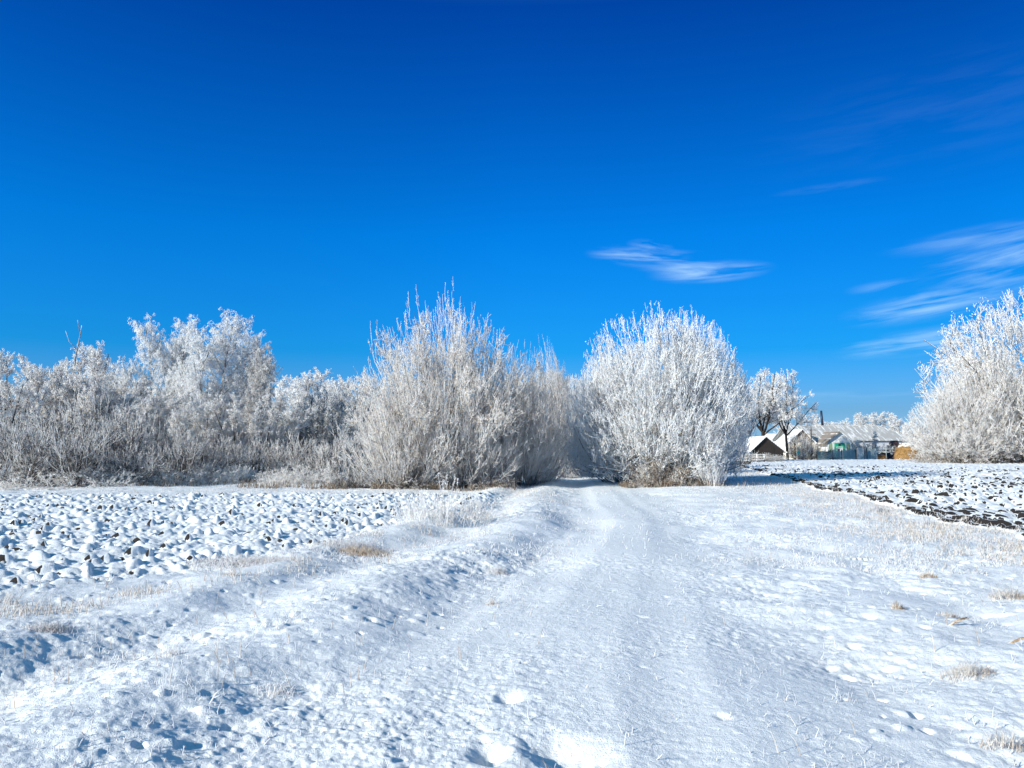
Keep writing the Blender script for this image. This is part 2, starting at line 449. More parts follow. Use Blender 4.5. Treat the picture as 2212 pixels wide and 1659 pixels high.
# ------------------------------------------------------------------ frosted grass, blades in one stuff mesh per zone
def blades(name, X, Y, H, Wd, mat, label, lean=.35, cat='grass', z0=None):
    n = len(X); Z = ground(X, Y) if z0 is None else z0
    a = rng.random(n) * 6.283; b = rng.random(n) * 6.283; ln = rng.random(n) * lean * H
    base = np.stack([X, Y, Z - .01], -1)
    tip = base + np.stack([np.cos(b) * ln, np.sin(b) * ln, H + .01], -1)
    mid = base * .45 + tip * .55 - np.stack([np.cos(b) * ln, np.sin(b) * ln, 0 * H], -1) * .18
    V = np.zeros((n, 7, 3), np.float32)
    for k in range(3):
        d = np.stack([np.cos(a + k * 2.094), np.sin(a + k * 2.094), 0 * a], -1)
        V[:, k] = base + d * Wd[:, None]; V[:, 3 + k] = mid + d * Wd[:, None] * .85
    V[:, 6] = tip
    o = np.arange(n)[:, None] * 7
    F4 = np.concatenate([np.stack([o[:, 0] + k, o[:, 0] + (k + 1) % 3, o[:, 0] + 3 + (k + 1) % 3, o[:, 0] + 3 + k], -1) for k in range(3)])
    F3 = np.concatenate([np.stack([o[:, 0] + 3 + k, o[:, 0] + 3 + (k + 1) % 3, o[:, 0] + 6], -1) for k in range(3)])
    ob = link(name, np_mesh(name, V.reshape(-1, 3), F4, F3, [mat]))
    return tag(ob, label, None, None, 'stuff') if cat else ob


def scatter(n, ymin, ymax, dens, ahalf=36, p=1.0):
    """points in the view wedge, accepted with probability dens(x, y)"""
    r = np.exp(rng.random(n) * math.log(ymax / ymin) * 1.0) * ymin if p == 1 else ymin + (ymax - ymin) * rng.random(n) ** p
    a = (rng.random(n) * 2 - 1) * R(ahalf); x = r * np.sin(a); y = r * np.cos(a)
    k = rng.random(n) < dens(x, y); return x[k], y[k]


def clump(x, y, s, wl=.5, thr=.0): return np.clip((fbm(x, y, wl, 2, s) - thr) * 4, 0, 1)


M_GW = frostmat('frosted_grass_white', (.86, .85, .86), (.62, .54, .47), .10, 5)
M_GB = frostmat('frosted_grass_beige', (.86, .82, .78), (.60, .48, .38), .15, 9)
M_GD = frostmat('dry_grass_brown', (.84, .75, .66), (.46, .31, .18), .17, 22)


def d_verge(x, y):
    out = 1 - np.exp(-((x - (Lc(y) + Rc(y)) / 2 - .2) / 1.9) ** 2) * .93
    inL = (x < Fc(y) - .2) & (y < 29.5); inR = x > Pc(y) + .1
    return out * np.where(inL, .03, 1) * np.where(inR, .015, 1)


def make_grass():
    x, y = scatter(42000, 3.6, 16, lambda x, y: d_verge(x, y) * clump(x, y, 70, .35, .16) * clump(x, y, 79, 1.6, -.1) * .8 + .008)
    H = (.012 + .05 * rng.random(len(x)) ** 2.2) * (1 + .08 * y); W = .0014 + .0010 * rng.random(len(x)) + .00015 * y
    blades('frosted_grass', x, y, H, W, M_GW, 'short hoarfrosted grass poking through the snow', 1.3)
    x, y = scatter(80000, 12, 48, lambda x, y: d_verge(x, y) * clump(x, y, 72, .6, .02))
    H = .015 + .07 * rng.random(len(x)) ** 1.8; W = .003 + .00022 * y
    blades('frosted_grass', x, y, H, W, M_GW, 'frosted meadow grass between the ploughed fields', 1.4)
    x, y = scatter(120000, 13, 60, lambda x, y: (x < Pc(y) + .3) * np.exp(-((x - Pc(y) + .8) / 1.6) ** 2) * (.3 + .7 * clump(x, y, 73, .8, -.2)))
    H = .02 + .12 * rng.random(len(x)) ** 1.5; W = .003 + .00022 * y
    blades('beige_grass', x, y, H, W, M_GB, 'beige frosted grass strip along the right ploughed field', .9)
    x, y = scatter(60000, 9, 34, lambda x, y: np.exp(-((x - Fc(y) - .7) / .8) ** 2) * clump(x, y, 74, .8, -.05) + (y > 29) * (x < 1) * .3)
    H = .03 + .12 * rng.random(len(x)) ** 1.6; W = .003 + .0002 * y
    blades('beige_grass', x, y, H, W, M_GB, 'beige frosted grass on the bank beside the left ploughed field', 1.0)
    x, y = scatter(700, 3.8, 16, lambda x, y: d_verge(x, y) * clump(x, y, 75, 1.5, -.1))
    H = .05 + .13 * rng.random(len(x)); W = .0022 + .00015 * y
    blades('dry_stalks', x, y, H, W, M_GD, 'dry brown stalks standing in the snow', .8)


make_grass()


# ------------------------------------------------------------------ trees
def norm(v): return v / (np.linalg.norm(v, axis=-1, keepdims=True) + 1e-9)


def polyl(base, d, Ln, r0, r1, segs, trop, wig):
    n = len(base); P = np.zeros((n, segs + 1, 3)); P[:, 0] = base; d = norm(d); T = np.asarray(trop)
    for k in range(segs):
        d = norm(d + T / segs + rng.normal(size=(n, 3)) * wig / segs ** .5)
        P[:, k + 1] = P[:, k] + d * (Ln / segs)[:, None]
    tt = np.linspace(0, 1, segs + 1)[None, :]
    return P, r0[:, None] * (1 - tt) + r1[:, None] * tt


def kids(P, Rd, Ln, dens, t0, t1, ang, angj, lf, lj, rf, rmin, segs, trop, wig, tip=.6, shape=None):
    """dens children per metre of parent"""
    S_ = P.shape[1]
    cnt = rng.poisson(np.maximum(Ln * dens, .01)); idx = np.repeat(np.arange(len(P)), cnt); n = len(idx)
    t = t0 + (t1 - t0) * rng.random(n)
    s = t * (S_ - 1); i = np.minimum(s.astype(int), S_ - 2); f = (s - i)[:, None]
    base = P[idx, i] * (1 - f) + P[idx, i + 1] * f; tan = norm(P[idx, i + 1] - P[idx, i])
    rr = Rd[idx, i] * (1 - f[:, 0]) + Rd[idx, i + 1] * f[:, 0]
    pr = norm(np.cross(tan, rng.normal(size=(n, 3)))); A = R(ang) + R(angj) * rng.normal(size=n)
    d = tan * np.cos(A)[:, None] + pr * np.sin(A)[:, None]
    sh = (1 - t * .75) if shape is None else shape(t)
    L2 = lf * sh * (1 - lj + 2 * lj * rng.random(n))
    if lf < 0: L2 = -L2 * Ln[idx]
    r0 = np.clip(rr * rf, rmin, None); r0 = np.minimum(r0, np.maximum(rr, rmin))
    Pn, Rn = polyl(base, d, L2, r0, np.maximum(r0 * tip, rmin * .6), segs, trop, wig)
    return Pn, Rn, L2


def tubes(lst, sides=3):
    Vs, Fs = [], []; off = 0
    for P, Rd in lst:
        n, S_ = P.shape[:2]
        if n == 0: continue
        d = norm(P[:, -1] - P[:, 0]); u = norm(np.cross(d, np.array([.31, .22, .12]) + rng.normal(size=(n, 3)) * .4)); w = np.cross(d, u)
        a = np.arange(sides) * 2 * math.pi / sides
        ring = u[:, None, :] * np.cos(a)[None, :, None] + w[:, None, :] * np.sin(a)[None, :, None]
        V = P[:, :, None, :] + ring[:, None, :, :] * Rd[:, :, None, None]
        Vs.append(V.reshape(-1, 3))
        o = (np.arange(n) * S_ * sides)[:, None, None] + (np.arange(S_ - 1) * sides)[None, :, None] + np.arange(sides)[None, None, :]
        k2 = (np.arange(sides) + 1) % sides; o2 = (np.arange(n) * S_ * sides)[:, None, None] + (np.arange(S_ - 1) * sides)[None, :, None] + k2[None, None, :]
        F = np.stack([o, o2, o2 + sides, o + sides], -1).reshape(-1, 4) + off
        Fs.append(F); off += n * S_ * sides
    return np.concatenate(Vs), np.concatenate(Fs)


def flakes(P, n, size, jit=.03, hang=.0):
    """small leaf-sized quads sitting along the twigs P"""
    i = rng.integers(0, len(P), n); k = rng.integers(0, P.shape[1] - 1, n); f = rng.random(n)[:, None]
    c = P[i, k] * (1 - f) + P[i, k + 1] * f + rng.normal(size=(n, 3)) * jit
    a = norm(rng.normal(size=(n, 3)) + np.array([0, 0, -hang])); bb = norm(np.cross(a, rng.normal(size=(n, 3))))
    s = size * (.5 + rng.random(n))[:, None]
    c[:, 2] -= hang * size
    q = np.stack([c - a * s, c + bb * s * .45, c + a * s, c - bb * s * .45], 1)
    return q.reshape(-1, 3), np.arange(n * 4).reshape(-1, 4)


def crown_mesh(name, tw, mats, fl=None, sides=3):
    V, F = tubes(tw, sides); mi = np.zeros(len(F), int)
    if fl:
        for fv, ff, m in fl:
            F = np.concatenate([F, ff + len(V)]); V = np.concatenate([V, fv]); mi = np.concatenate([mi, np.full(len(ff), m)])
    return np_mesh(name, V, F, None, mats, mi)


def trunk_mesh(name, st, mat, sides=6):
    V, F = tubes(st, sides); return np_mesh(name, V, F, None, [mat])


def fan(n, spread, H, rbase, r, tiltpow=1.0, hfun=None, lean=(0, 0), az0=None):
    """stems that rise from one stool"""
    az_ = np.arange(n) * 2.39996 + rng.normal(size=n) * .25; tl = R(spread) * np.clip((np.arange(n) + .5 + rng.normal(size=n) * .6) / n, .01, 1) ** tiltpow
    d = np.stack([np.cos(az_) * np.sin(tl) + lean[0], np.sin(az_) * np.sin(tl) + lean[1], np.cos(tl)], -1)
    base = np.stack([np.cos(az_) * rbase * (tl / R(spread)), np.sin(az_) * rbase * (tl / R(spread)), np.full(n, -.15)], -1)
    Ln = H * (.82 + .22 * rng.random(n)) * (hfun(tl) if hfun is not None else 1)
    rr = r * (.6 + .6 * rng.random(n)) * (Ln / H) ** .5
    return base, d, Ln, rr


MESH = {}


def shell(n, c, rx, rz, q0, q1, up, Ln, r0, trop, squash=3.2):
    """fine outer twigs filling the crown's shell, pointing outwards and up"""
    v = norm(rng.normal(size=(n, 3))); q = (q0 ** 3 + (q1 ** 3 - q0 ** 3) * rng.random(n)) ** (1 / 3)
    q *= .92 + .50 * fbm(np.arctan2(v[:, 1], v[:, 0]) * 2.2, v[:, 2] * 2.5, 1.1, 2, 19)
    p = v * q[:, None] * np.array([rx, rx, rz]); p[:, 2] = np.where(p[:, 2] < 0, p[:, 2] * squash / rz, p[:, 2]) + c
    k = p[:, 2] > .3; p, v = p[k], v[k]; m = len(p)
    d = norm(v * [1, 1, .8]) * .75 + np.array([0, 0, up]) + rng.normal(size=(m, 3)) * .3
    L_ = Ln * (.5 + rng.random(m)); P, Rr = polyl(p, d, L_, np.full(m, r0), np.full(m, r0 * .7), 3, trop, .2)
    return P, Rr, L_


def variants():
    # tall many-stemmed bush with long upright whips
    b_, d, Ln, rr = fan(84, 60, 7.2, 1.7, .024, .66, lambda t: 1 - .30 * (t / R(60)) ** 1.7)
    P0, R0 = polyl(b_, d, Ln, rr, rr * .28, 9, (0, 0, .22), .13)
    P1, R1, L1 = kids(P0, R0, Ln, 2.7, .12, .93, 36, 12, 1.7, .55, .5, .011, 6, (0, 0, .4), .2, .5)
    P2, R2, L2 = kids(P1, R1, L1, 7.5, .12, .98, 44, 14, .6, .5, .7, .010, 3, (0, 0, .35), .2, .7)
    Px, Rx, Lx = shell(4200, 2.3, 3.7, 4.3, .45, .97, .9, .62, .010, (0, 0, .5), 2.6)
    P2, R2, L2 = np.concatenate([P2, Px]), np.concatenate([R2, Rx]), np.concatenate([L2, Lx])
    P3, R3, L3 = kids(P2, R2, L2, 9, .1, 1, 50, 15, .15, .5, .8, .0085, 1, (0, 0, .25), .2, .7)
    cut = P3[:, 0, 2] > .8; P3, R3 = P3[cut], R3[cut]
    up = P2[P2[:, 0, 2] > 2.0]; up = up[up[:, 0, 2] < 6.4]
    MESH['whip'] = (trunk_mesh('stems', [(P0, R0)], M_BARK, 5), crown_mesh('crown', [(P1, R1), (P2, R2), (P3, R3)], [M_FR, M_LEAF], [(*flakes(up, 16000, .045, .03, .6), 1)]))
    print('whip', len(P1), len(P2), len(P3))
    # dense low willow fan
    b_, d, Ln, rr = fan(150, 74, 4.3, 1.2, .019, .7, lambda t: 1 - .18 * (t / R(74)))
    P0, R0 = polyl(b_, d, Ln, rr, rr * .35, 7, (0, 0, .4), .15)
    P1, R1, L1 = kids(P0, R0, Ln, 4.8, .10, .97, 28, 10, 1.0, .5, .65, .0095, 4, (0, 0, .45), .18, .6)
    P2, R2, L2 = kids(P1, R1, L1, 7, .1, 1, 42, 14, .28, .5, .8, .008, 2, (0, 0, .3), .2, .7)
    MESH['fan'] = (trunk_mesh('stems', [(P0, R0)], M_BARK, 4), crown_mesh('crown', [(P1, R1), (P2, R2)], [M_FR, M_LEAF], [(*flakes(P1, 4000, .035, .03, .5), 1)]))
    print('fan', len(P1), len(P2))
    # broad round maple, thickly rimed, crown down to the ground
    b_, d, Ln, rr = fan(44, 76, 5.9, .5, .05, .66, lambda t: 1 - .32 * (t / R(76)) ** 2)
    P0, R0 = polyl(b_, d, Ln, rr, rr * .22, 9, (0, 0, .06), .2)
    P1, R1, L1 = kids(P0, R0, Ln, 3.4, .10, .99, 48, 12, 1.9, .4, .45, .013, 6, (0, 0, .16), .28, .4)
    P2, R2, L2 = kids(P1, R1, L1, 7.0, .12, .98, 42, 14, .75, .5, .6, .011, 3, (0, 0, .75), .2, .6)
    Px, Rx, Lx = shell(4000, 2.0, 4.1, 3.95, .45, .93, .5, .6, .0105, (0, 0, .6), 2.2)
    P2, R2, L2 = np.concatenate([P2, Px]), np.concatenate([R2, Rx]), np.concatenate([L2, Lx])
    P3, R3, L3 = kids(P2, R2, L2, 9.5, .1, 1, 42, 15, .20, .5, .8, .009, 1, (0, 0, .5), .2, .7)
    def inside(P):
        e = P[:, -1]; q = np.sqrt((e[:, 0] / 4.3) ** 2 + (e[:, 1] / 4.3) ** 2 + (np.clip(e[:, 2] - 2.0, -9, 9) / np.where(e[:, 2] > 2.0, 4.15, 3.2)) ** 2)
        return (q < .94 + .12 * fbm(np.arctan2(e[:, 1], e[:, 0]) * 2, e[:, 2], .7, 2, 15) + .04 * rng.random(len(e))) & (e[:, 2] > .25)
    k = inside(P1); k2 = inside(P2); k3 = inside(P3); k0 = inside(P0[:, :-1]); P0, R0 = P0[k0], R0[k0]
    P3, R3 = P3[k3], R3[k3]; P2, R2 = P2[k2], R2[k2]; P1, R1 = P1[k], R1[k]
    MESH['maple'] = (trunk_mesh('trunk', [(P0, R0), (P1[::4], R1[::4] * 1.1)], M_BARK, 5), crown_mesh('crown', [(P1, R1), (P2, R2), (P3, R3)], [M_FRW, M_LEAF], [(*flakes(P2, 6000, .04, .04, .6), 1), (*flakes(P3, 40000, .030, .05, .3), 0)]))
    print('maple', len(P1), len(P2), len(P3))
    # birch with drooping sprays
    b_ = np.array([[0, 0, -.2], [.35, .1, -.2], [-.3, .2, -.2]]); d = np.array([[.02, 0, 1], [.13, .03, 1.], [-.12, .05, 1]]); Ln = np.array([11.6, 9.8, 8.6]); rr = np.array([.15, .11, .10])
    P0, R0 = polyl(b_, d, Ln, rr, rr * .15, 12, (0, 0, .1), .10)
    P1, R1, L1 = kids(P0, R0, Ln, 5.2, .22, .99, 44, 10, 2.5, .3, .4, .02, 6, (0, 0, .5), .18, .3, lambda t: .35 + .75 * np.sin(np.clip(t, 0, 1) * 2.6) * (1 - .35 * t))
    P2, R2, L2 = kids(P1, R1, L1, 6.5, .12, 1, 50, 15, .75, .5, .6, .013, 5, (0, 0, -1.2), .25, .6)
    P3, R3, L3 = kids(P2, R2, L2, 9.0, .1, 1, 38, 14, .30, .5, .8, .0115, 1, (0, 0, -1.4), .2, .7)
    MESH['birch'] = (trunk_mesh('trunk', [(P0, R0), (P1[::2], R1[::2] * 1.1)], M_BIRCH, 5), crown_mesh('crown', [(P1[1::2], R1[1::2]), (P2, R2), (P3, R3)], [M_FRW], [(*flakes(P3, 42000, .042, .06, .9), 0)]))
    print('birch', len(P1), len(P2), len(P3))
    # open shrub with long arching frosted shoots
    b_, d, Ln, rr = fan(13, 60, 3.0, .7, .032, .8)
    P0, R0 = polyl(b_, d, Ln, rr, rr * .35, 7, (0, 0, .3), .35)
    P1, R1, L1 = kids(P0, R0, Ln, 3.0, .2, .98, 52, 14, 1.7, .55, .6, .014, 7, (0, 0, 1.4), .25, .55)
    P2, R2, L2 = kids(P1, R1, L1, 3.2, .15, .95, 42, 14, .6, .5, .7, .011, 4, (0, 0, .9), .25, .6)
    P3, R3, L3 = kids(P0, R0, Ln, 26, .05, .9, 60, 20, .8, .5, .4, .008, 3, (0, 0, 0), .4, .6)
    V1, F1 = tubes([(P3, R3)], 3)
    MESH['shrub'] = (trunk_mesh('stems', [(P0, R0)], M_BARK, 5), crown_mesh('crown', [(P1, R1), (P2, R2)], [M_FR, M_FRDD], [(V1, F1, 1)]))
    # greyer thicket tree, upright
    b_, d, Ln, rr = fan(8, 24, 6.6, .7, .06, .9)
    P0, R0 = polyl(b_, d, Ln, rr, rr * .22, 9, (0, 0, .2), .16)
    P1, R1, L1 = kids(P0, R0, Ln, 5.5, .10, .98, 34, 10, 1.9, .45, .5, .013, 5, (0, 0, .45), .2, .5)
    P2, R2, L2 = kids(P1, R1, L1, 7.0, .12, 1, 42, 14, .55, .5, .7, .011, 3, (0, 0, .4), .2, .7)
    P3, R3, L3 = kids(P2[P2[:, 0, 2] > 3], R2[P2[:, 0, 2] > 3], L2[P2[:, 0, 2] > 3], 7.5, .1, 1, 50, 15, .2, .5, .8, .010, 1, (0, 0, .2), .2, .7)
    V1, F1 = tubes([(P3, R3)], 3)
    MESH['thicket'] = (trunk_mesh('trunk', [(P0, R0)], M_BARKD, 5), crown_mesh('crown', [(P1, R1), (P2, R2)], [M_FRD, M_FR], [(V1, F1, 1), (*flakes(P2[P2[:, 0, 2] > 3.2], 9000, .045, .04, .2), 1), (*flakes(P2, 9000, .05, .04, .2), 0)]))
    print('thicket', len(P1), len(P2), len(P3))
    # tree with a clear dark trunk and spreading limbs
    b_ = np.array([[0, 0, -.2]]); P0, R0 = polyl(b_, np.array([[.05, 0, 1.]]), np.array([2.2]), np.array([.17]), np.array([.13]), 5, (0, 0, 0), .08)
    nb = 11; az_ = np.arange(nb) * 2.4; tl = R(12) + R(62) * (np.arange(nb) / (nb - 1))
    dd = np.stack([np.cos(az_) * np.sin(tl), np.sin(az_) * np.sin(tl), np.cos(tl)], -1)
    b2 = np.repeat(P0[:, -2:-1, :], nb, 0)[:, 0] + np.stack([0 * az_, 0 * az_, rng.random(nb) * .7], -1); L0b = 3.9 + 1.0 * rng.random(nb)
    Pb, Rb = polyl(b2, dd, L0b, np.full(nb, .07), np.full(nb, .02), 7, (0, 0, .1), .28)
    P1, R1, L1 = kids(Pb, Rb, L0b, 3.4, .25, .99, 45, 12, 1.7, .4, .5, .018, 5, (0, 0, .15), .25, .4)
    P2, R2, L2 = kids(P1, R1, L1, 6, .15, 1, 48, 14, .8, .5, .6, .012, 3, (0, 0, .1), .25, .6)
    P3, R3, L3 = kids(P2, R2, L2, 8, .1, 1, 45, 14, .25, .5, .8, .0105, 2, (0, 0, -.2), .2, .7)
    MESH['spreading'] = (trunk_mesh('trunk', [(P0, R0), (Pb, Rb), (P1[::2], R1[::2])], M_BARKD, 6), crown_mesh('crown', [(P1[1::2], R1[1::2]), (P2, R2), (P3, R3)], [M_FRW], [(*flakes(P3, 12000, .045, .05, .4), 0)]))
    print('spreading', len(P1), len(P2), len(P3))
    # dark leafy upright bush (privet-like), little frost
    b_, d, Ln, rr = fan(11, 22, 4.6, .6, .04, .8)
    P0, R0 = polyl(b_, d, Ln, rr, rr * .3, 7, (0, 0, .2), .15)
    P1, R1, L1 = kids(P0, R0, Ln, 5, .08, .98, 34, 10, 1.2, .4, .5, .012, 4, (0, 0, .5), .16, .6)
    P2, R2, L2 = kids(P1, R1, L1, 5, .1, 1, 42, 14, .4, .5, .7, .010, 2, (0, 0, .3), .2, .7)
    MESH['dark'] = (trunk_mesh('stems', [(P0, R0)], M_BARKD, 4), crown_mesh('crown', [(P1, R1), (P2, R2)], [M_FRD, M_EVER], [(*flakes(P1, 14000, .05, .06, .3), 1)]))
    # low brown tangled brush
    b_, d, Ln, rr = fan(90, 85, 1.7, 1.3, .012, .6)
    P0, R0 = polyl(b_, d, Ln, rr, rr * .5, 5, (0, 0, .1), .5)
    P1, R1, L1 = kids(P0, R0, Ln, 5.5, .1, 1, 45, 16, .7, .5, .8, .009, 3, (0, 0, -.1), .4, .6)
    P2, R2, L2 = kids(P1, R1, L1, 7, .1, 1, 50, 16, .2, .5, .8, .008, 2, (0, 0, 0), .3, .7)
    for P_ in (P1, P2): P_[..., 2] = np.maximum(P_[..., 2], .02)
    MESH['brush'] = (trunk_mesh('stems', [(P0, R0)], M_BROWN, 3), crown_mesh('crown', [(P1, R1), (P2, R2)], [M_BROWN, M_FR], [(*flakes(P2, 6000, .03, .02, .2), 1)]))
    # small upright bush of stiff rimed rods
    b_, d, Ln, rr = fan(46, 38, 1.65, .55, .019, .8)
    P0, R0 = polyl(b_, d, Ln, rr, rr * .6, 5, (0, 0, .3), .14)
    P1, R1, L1 = kids(P0, R0, Ln, 5, .25, .95, 30, 10, .5, .4, .8, .013, 3, (0, 0, .5), .14, .7)
    P2, R2, L2 = kids(P1, R1, L1, 8, .1, 1, 45, 14, .12, .5, .8, .009, 1, (0, 0, .2), .2, .7)
    MESH['rods'] = (trunk_mesh('stems', [(P0, R0)], M_FR, 4), crown_mesh('crown', [(P1, R1), (P2, R2)], [M_FRW]))
    # tall weeds
    b_, d, Ln, rr = fan(80, 28, .60, .75, .0045, .7)
    Ln[:7] *= 1.6
    P0, R0 = polyl(b_, d, Ln, rr, rr * .7, 4, (0, 0, .1), .12)
    P1, R1, L1 = kids(P0, R0, Ln, 11, .2, 1, 32, 10, .16, .5, .9, .0042, 2, (0, 0, .3), .15, .7)
    MESH['weed'] = (trunk_mesh('stems', [(P0, R0)], M_FR, 3), crown_mesh('crown', [(P1, R1)], [M_FR, M_FRW], [(*flakes(P1, 900, .014, .01, .2), 1)]))
    # frosted spruce
    P0, R0 = polyl(np.array([[0, 0, -.1]]), np.array([[0, 0, 1.]]), np.array([4.2]), np.array([.07]), np.array([.02]), 6, (0, 0, 0), .02)
    P1, R1, L1 = kids(P0, R0, np.array([4.2]), 22, .08, 1, 84, 8, 1.5, .15, .4, .018, 4, (0, 0, -.1), .06, .5, lambda t: 1.04 - t)
    P2, R2, L2 = kids(P1, R1, L1, 9, .1, 1, 50, 8, .32, .3, .6, .014, 2, (0, 0, -.3), .1, .7)
    MESH['spruce'] = (trunk_mesh('trunk', [(P0, R0)], M_BARKD, 5), crown_mesh('crown', [(P1, R1), (P2, R2)], [M_EVER, M_FRW], [(*flakes(P2, 5000, .07, .03, .2), 0), (*flakes(P1, 3000, .07, .04, .2), 1)]))


def sprigs():
    x, y = scatter(5200, 3.9, 14, lambda x, y: (.12 + .88 * d_verge(x, y)) * (.15 + clump(x, y, 77, .6, .05)) * .5)
    n = len(x); b_ = np.stack([x, y, ground(x, y) - .01], -1); Ln = (.02 + .07 * rng.random(n) ** 1.7)
    d = rng.normal(size=(n, 3)) * .45; d[:, 2] = 1
    P0, R0 = polyl(b_, d, Ln, np.full(n, .0030), np.full(n, .0022), 3, (0, 0, 0), .3)
    P1, R1, L1 = kids(P0, R0, Ln, 45, .2, 1, 50, 15, .022, .5, .9, .0019, 1, (0, 0, .2), .3, .8)
    V, F = tubes([(P0, R0), (P1, R1)], 4)
    tag(link('frosted_sprigs', np_mesh('frosted_sprigs', V, F, None, [M_GW])), 'little branched white sprigs sticking out of the near snow', None, None, 'stuff')


sprigs()
variants()
TOPH = {}; WID = {}
for k_, (a_, b_) in MESH.items():
    v = np.zeros(len(b_.vertices) * 3, np.float32); b_.vertices.foreach_get('co', v); v = v.reshape(-1, 3)
    TOPH[k_] = float(np.percentile(v[:, 2], 99.8)); WID[k_] = float(np.percentile(np.abs(v[:, :2]).max(1), 98)) * 2; print('top', k_, round(TOPH[k_], 2), 'w', np.percentile(v[:, 0], [1, 99]).round(2), len(b_.polygons))


def plant(kind, name, px, top, Y, label, cat='tree', group=None, rz=None, wide=1.0, lean=0.0, mats=None, crown_only=False):
    """px / top in the 2212-wide overview picture; Y metres; the height follows from the picture"""
    X = at(px * K, 480, Y).x; z = gz(X, Y) if Y < 170 else 0.0
    ht = at(px * K, top * K, Y).z - z
    s = ht / TOPH[kind]
    if wide > 5: wide = wide * K / 800 * Y / (WID[kind] * s)
    o = empty(name, (X, Y, z), rng.random() * 6.28 if rz is None else rz, (s * wide, s * wide, s))
    if lean: o.rotation_euler.y = 0; o.rotation_euler = (Matrix.Rotation(lean, 4, 'Y') @ Matrix.Rotation(o.rotation_euler.z, 4, 'Z')).to_euler()
    a, b = MESH[kind]
    st = link('trunk' if a.name.startswith('trunk') else 'stem', a, o)
    cr = link('crown', b, o)
    if mats:
        for part in (st, cr):
            for i, sl_ in enumerate(part.material_slots):
                if sl_.material and sl_.material.name in mats: nm_ = sl_.material.name; sl_.link = 'OBJECT'; sl_.material = mats[nm_]
    return tag(o, label, cat, group)


THIN = {M_FRW.name: M_FR, M_FR.name: M_FRD}
GB = 'birches above the left thicket'; GS = 'frosted shrubs in front of the left thicket'; GT = 'upright trees of the left thicket'; GD = 'far rimed trees behind the thicket'
GR = 'spreading frosted trees by the right field'; GM = 'bushes in the middle of the field edge'
# centre
plant('whip', 'tall_bush', 962, 668, 37.0, 'tallest many-stemmed frosted bush with long upright whips, centre of the field edge', 'bush', GM, 1.0, 375)
plant('fan', 'willow_bush', 872, 830, 35.2, 'dense rounded frosted willow bush at the left foot of the tallest bush', 'bush', GM, 2.0, 260)
plant('fan', 'willow_bush', 1010, 870, 36.0, 'fan-shaped twiggy bush low in front of the tallest bush', 'bush', GM, 4.0, 240)
plant('whip', 'leafy_bush', 1120, 775, 37.6, 'frosted bush with beige withered leaves at the right of the tallest bush', 'bush', GM, 3.0, 190)
plant('fan', 'willow_bush', 1155, 885, 39.0, 'low dark-based bush left of the gap where the track passes', 'bush', GM, 5.5, 150)
plant('shrub', 'willow_bush', 752, 985, 34.4, 'thin sparse frosted sprigs left of the rounded willow bush', 'bush', GM, .5, 110)
plant('brush', 'brushwood', 900, 1025, 34.6, 'low brown brush under the dense willow bush', 'bush', 'low brush at the feet of the bushes', .5, 150)
plant('brush', 'brushwood', 1060, 1022, 35.0, 'low dark brush at the right foot of the tallest bush', 'bush', 'low brush at the feet of the bushes', 1.5, 130)
# right of the gap
plant('maple', 'maple_tree', 1432, 684, 39.0, 'broad round maple thickly covered with white frost, right of the track gap', 'tree', None, .4, 350)
plant('maple', 'maple_tree', 1515, 712, 42.5, 'second white frosted maple rising just behind the broad round maple', 'tree', None, 2.6, 200)
plant('maple', 'maple_tree', 1262, 815, 52, 'pale frosted tree filling the gap just left of the broad round maple', 'tree', None, 1.7, 150)
plant('whip', 'tall_bush', 1215, 760, 49, 'slender leaning frosted bush with bare tips left of the broad round maple', 'bush', GM, 4.4, 110, R(-8))
plant('maple', 'maple_tree', 1335, 764, 41.5, 'lower spreading frosted maple at the left flank of the broad round maple', 'tree', None, 5.0, 225)
plant('brush', 'brushwood', 1425, 975, 36.6, 'brown tangled brush under the broad round maple', 'bush', 'low brush at the feet of the bushes', 2.5, 150)
plant('brush', 'brushwood', 1480, 992, 37.4, 'brown tangled brush right of the first patch under the maple', 'bush', 'low brush at the feet of the bushes', 3.5, 110)
plant('rods', 'rimed_bush', 1540, 988, 36.2, 'small stiff white bush of rimed rods standing alone right of the maple', 'bush', None, 0, 75)
# behind the gap
for px, tp, Y, lb in ((1080, 835, 62, 'pale grey tree behind the leafy bush'), (1180, 800, 66, 'pale frosted tree behind the left side of the track gap'),
                      (1250, 815, 70, 'pale frosted tree seen over the track gap'), (1330, 830, 64, 'grey frosted tree at the right back of the track gap')):
    plant('thicket', 'frosted_tree', px, tp, Y, lb, 'tree', 'trees behind the track gap')
for px, tp, Y, lb in ((1160, 930, 56, 'grey bush beyond the gap on its left side'), (1225, 905, 88, 'grey bush closing the far end of the track'), (1290, 900, 92, 'frosted bush right of the far end of the track'), (1350, 915, 58, 'frosted bush beyond the gap on its right side')):
    plant('shrub', 'frosted_bush', px, tp, Y, lb, 'bush', 'bushes beyond the track gap', None, 1.5)
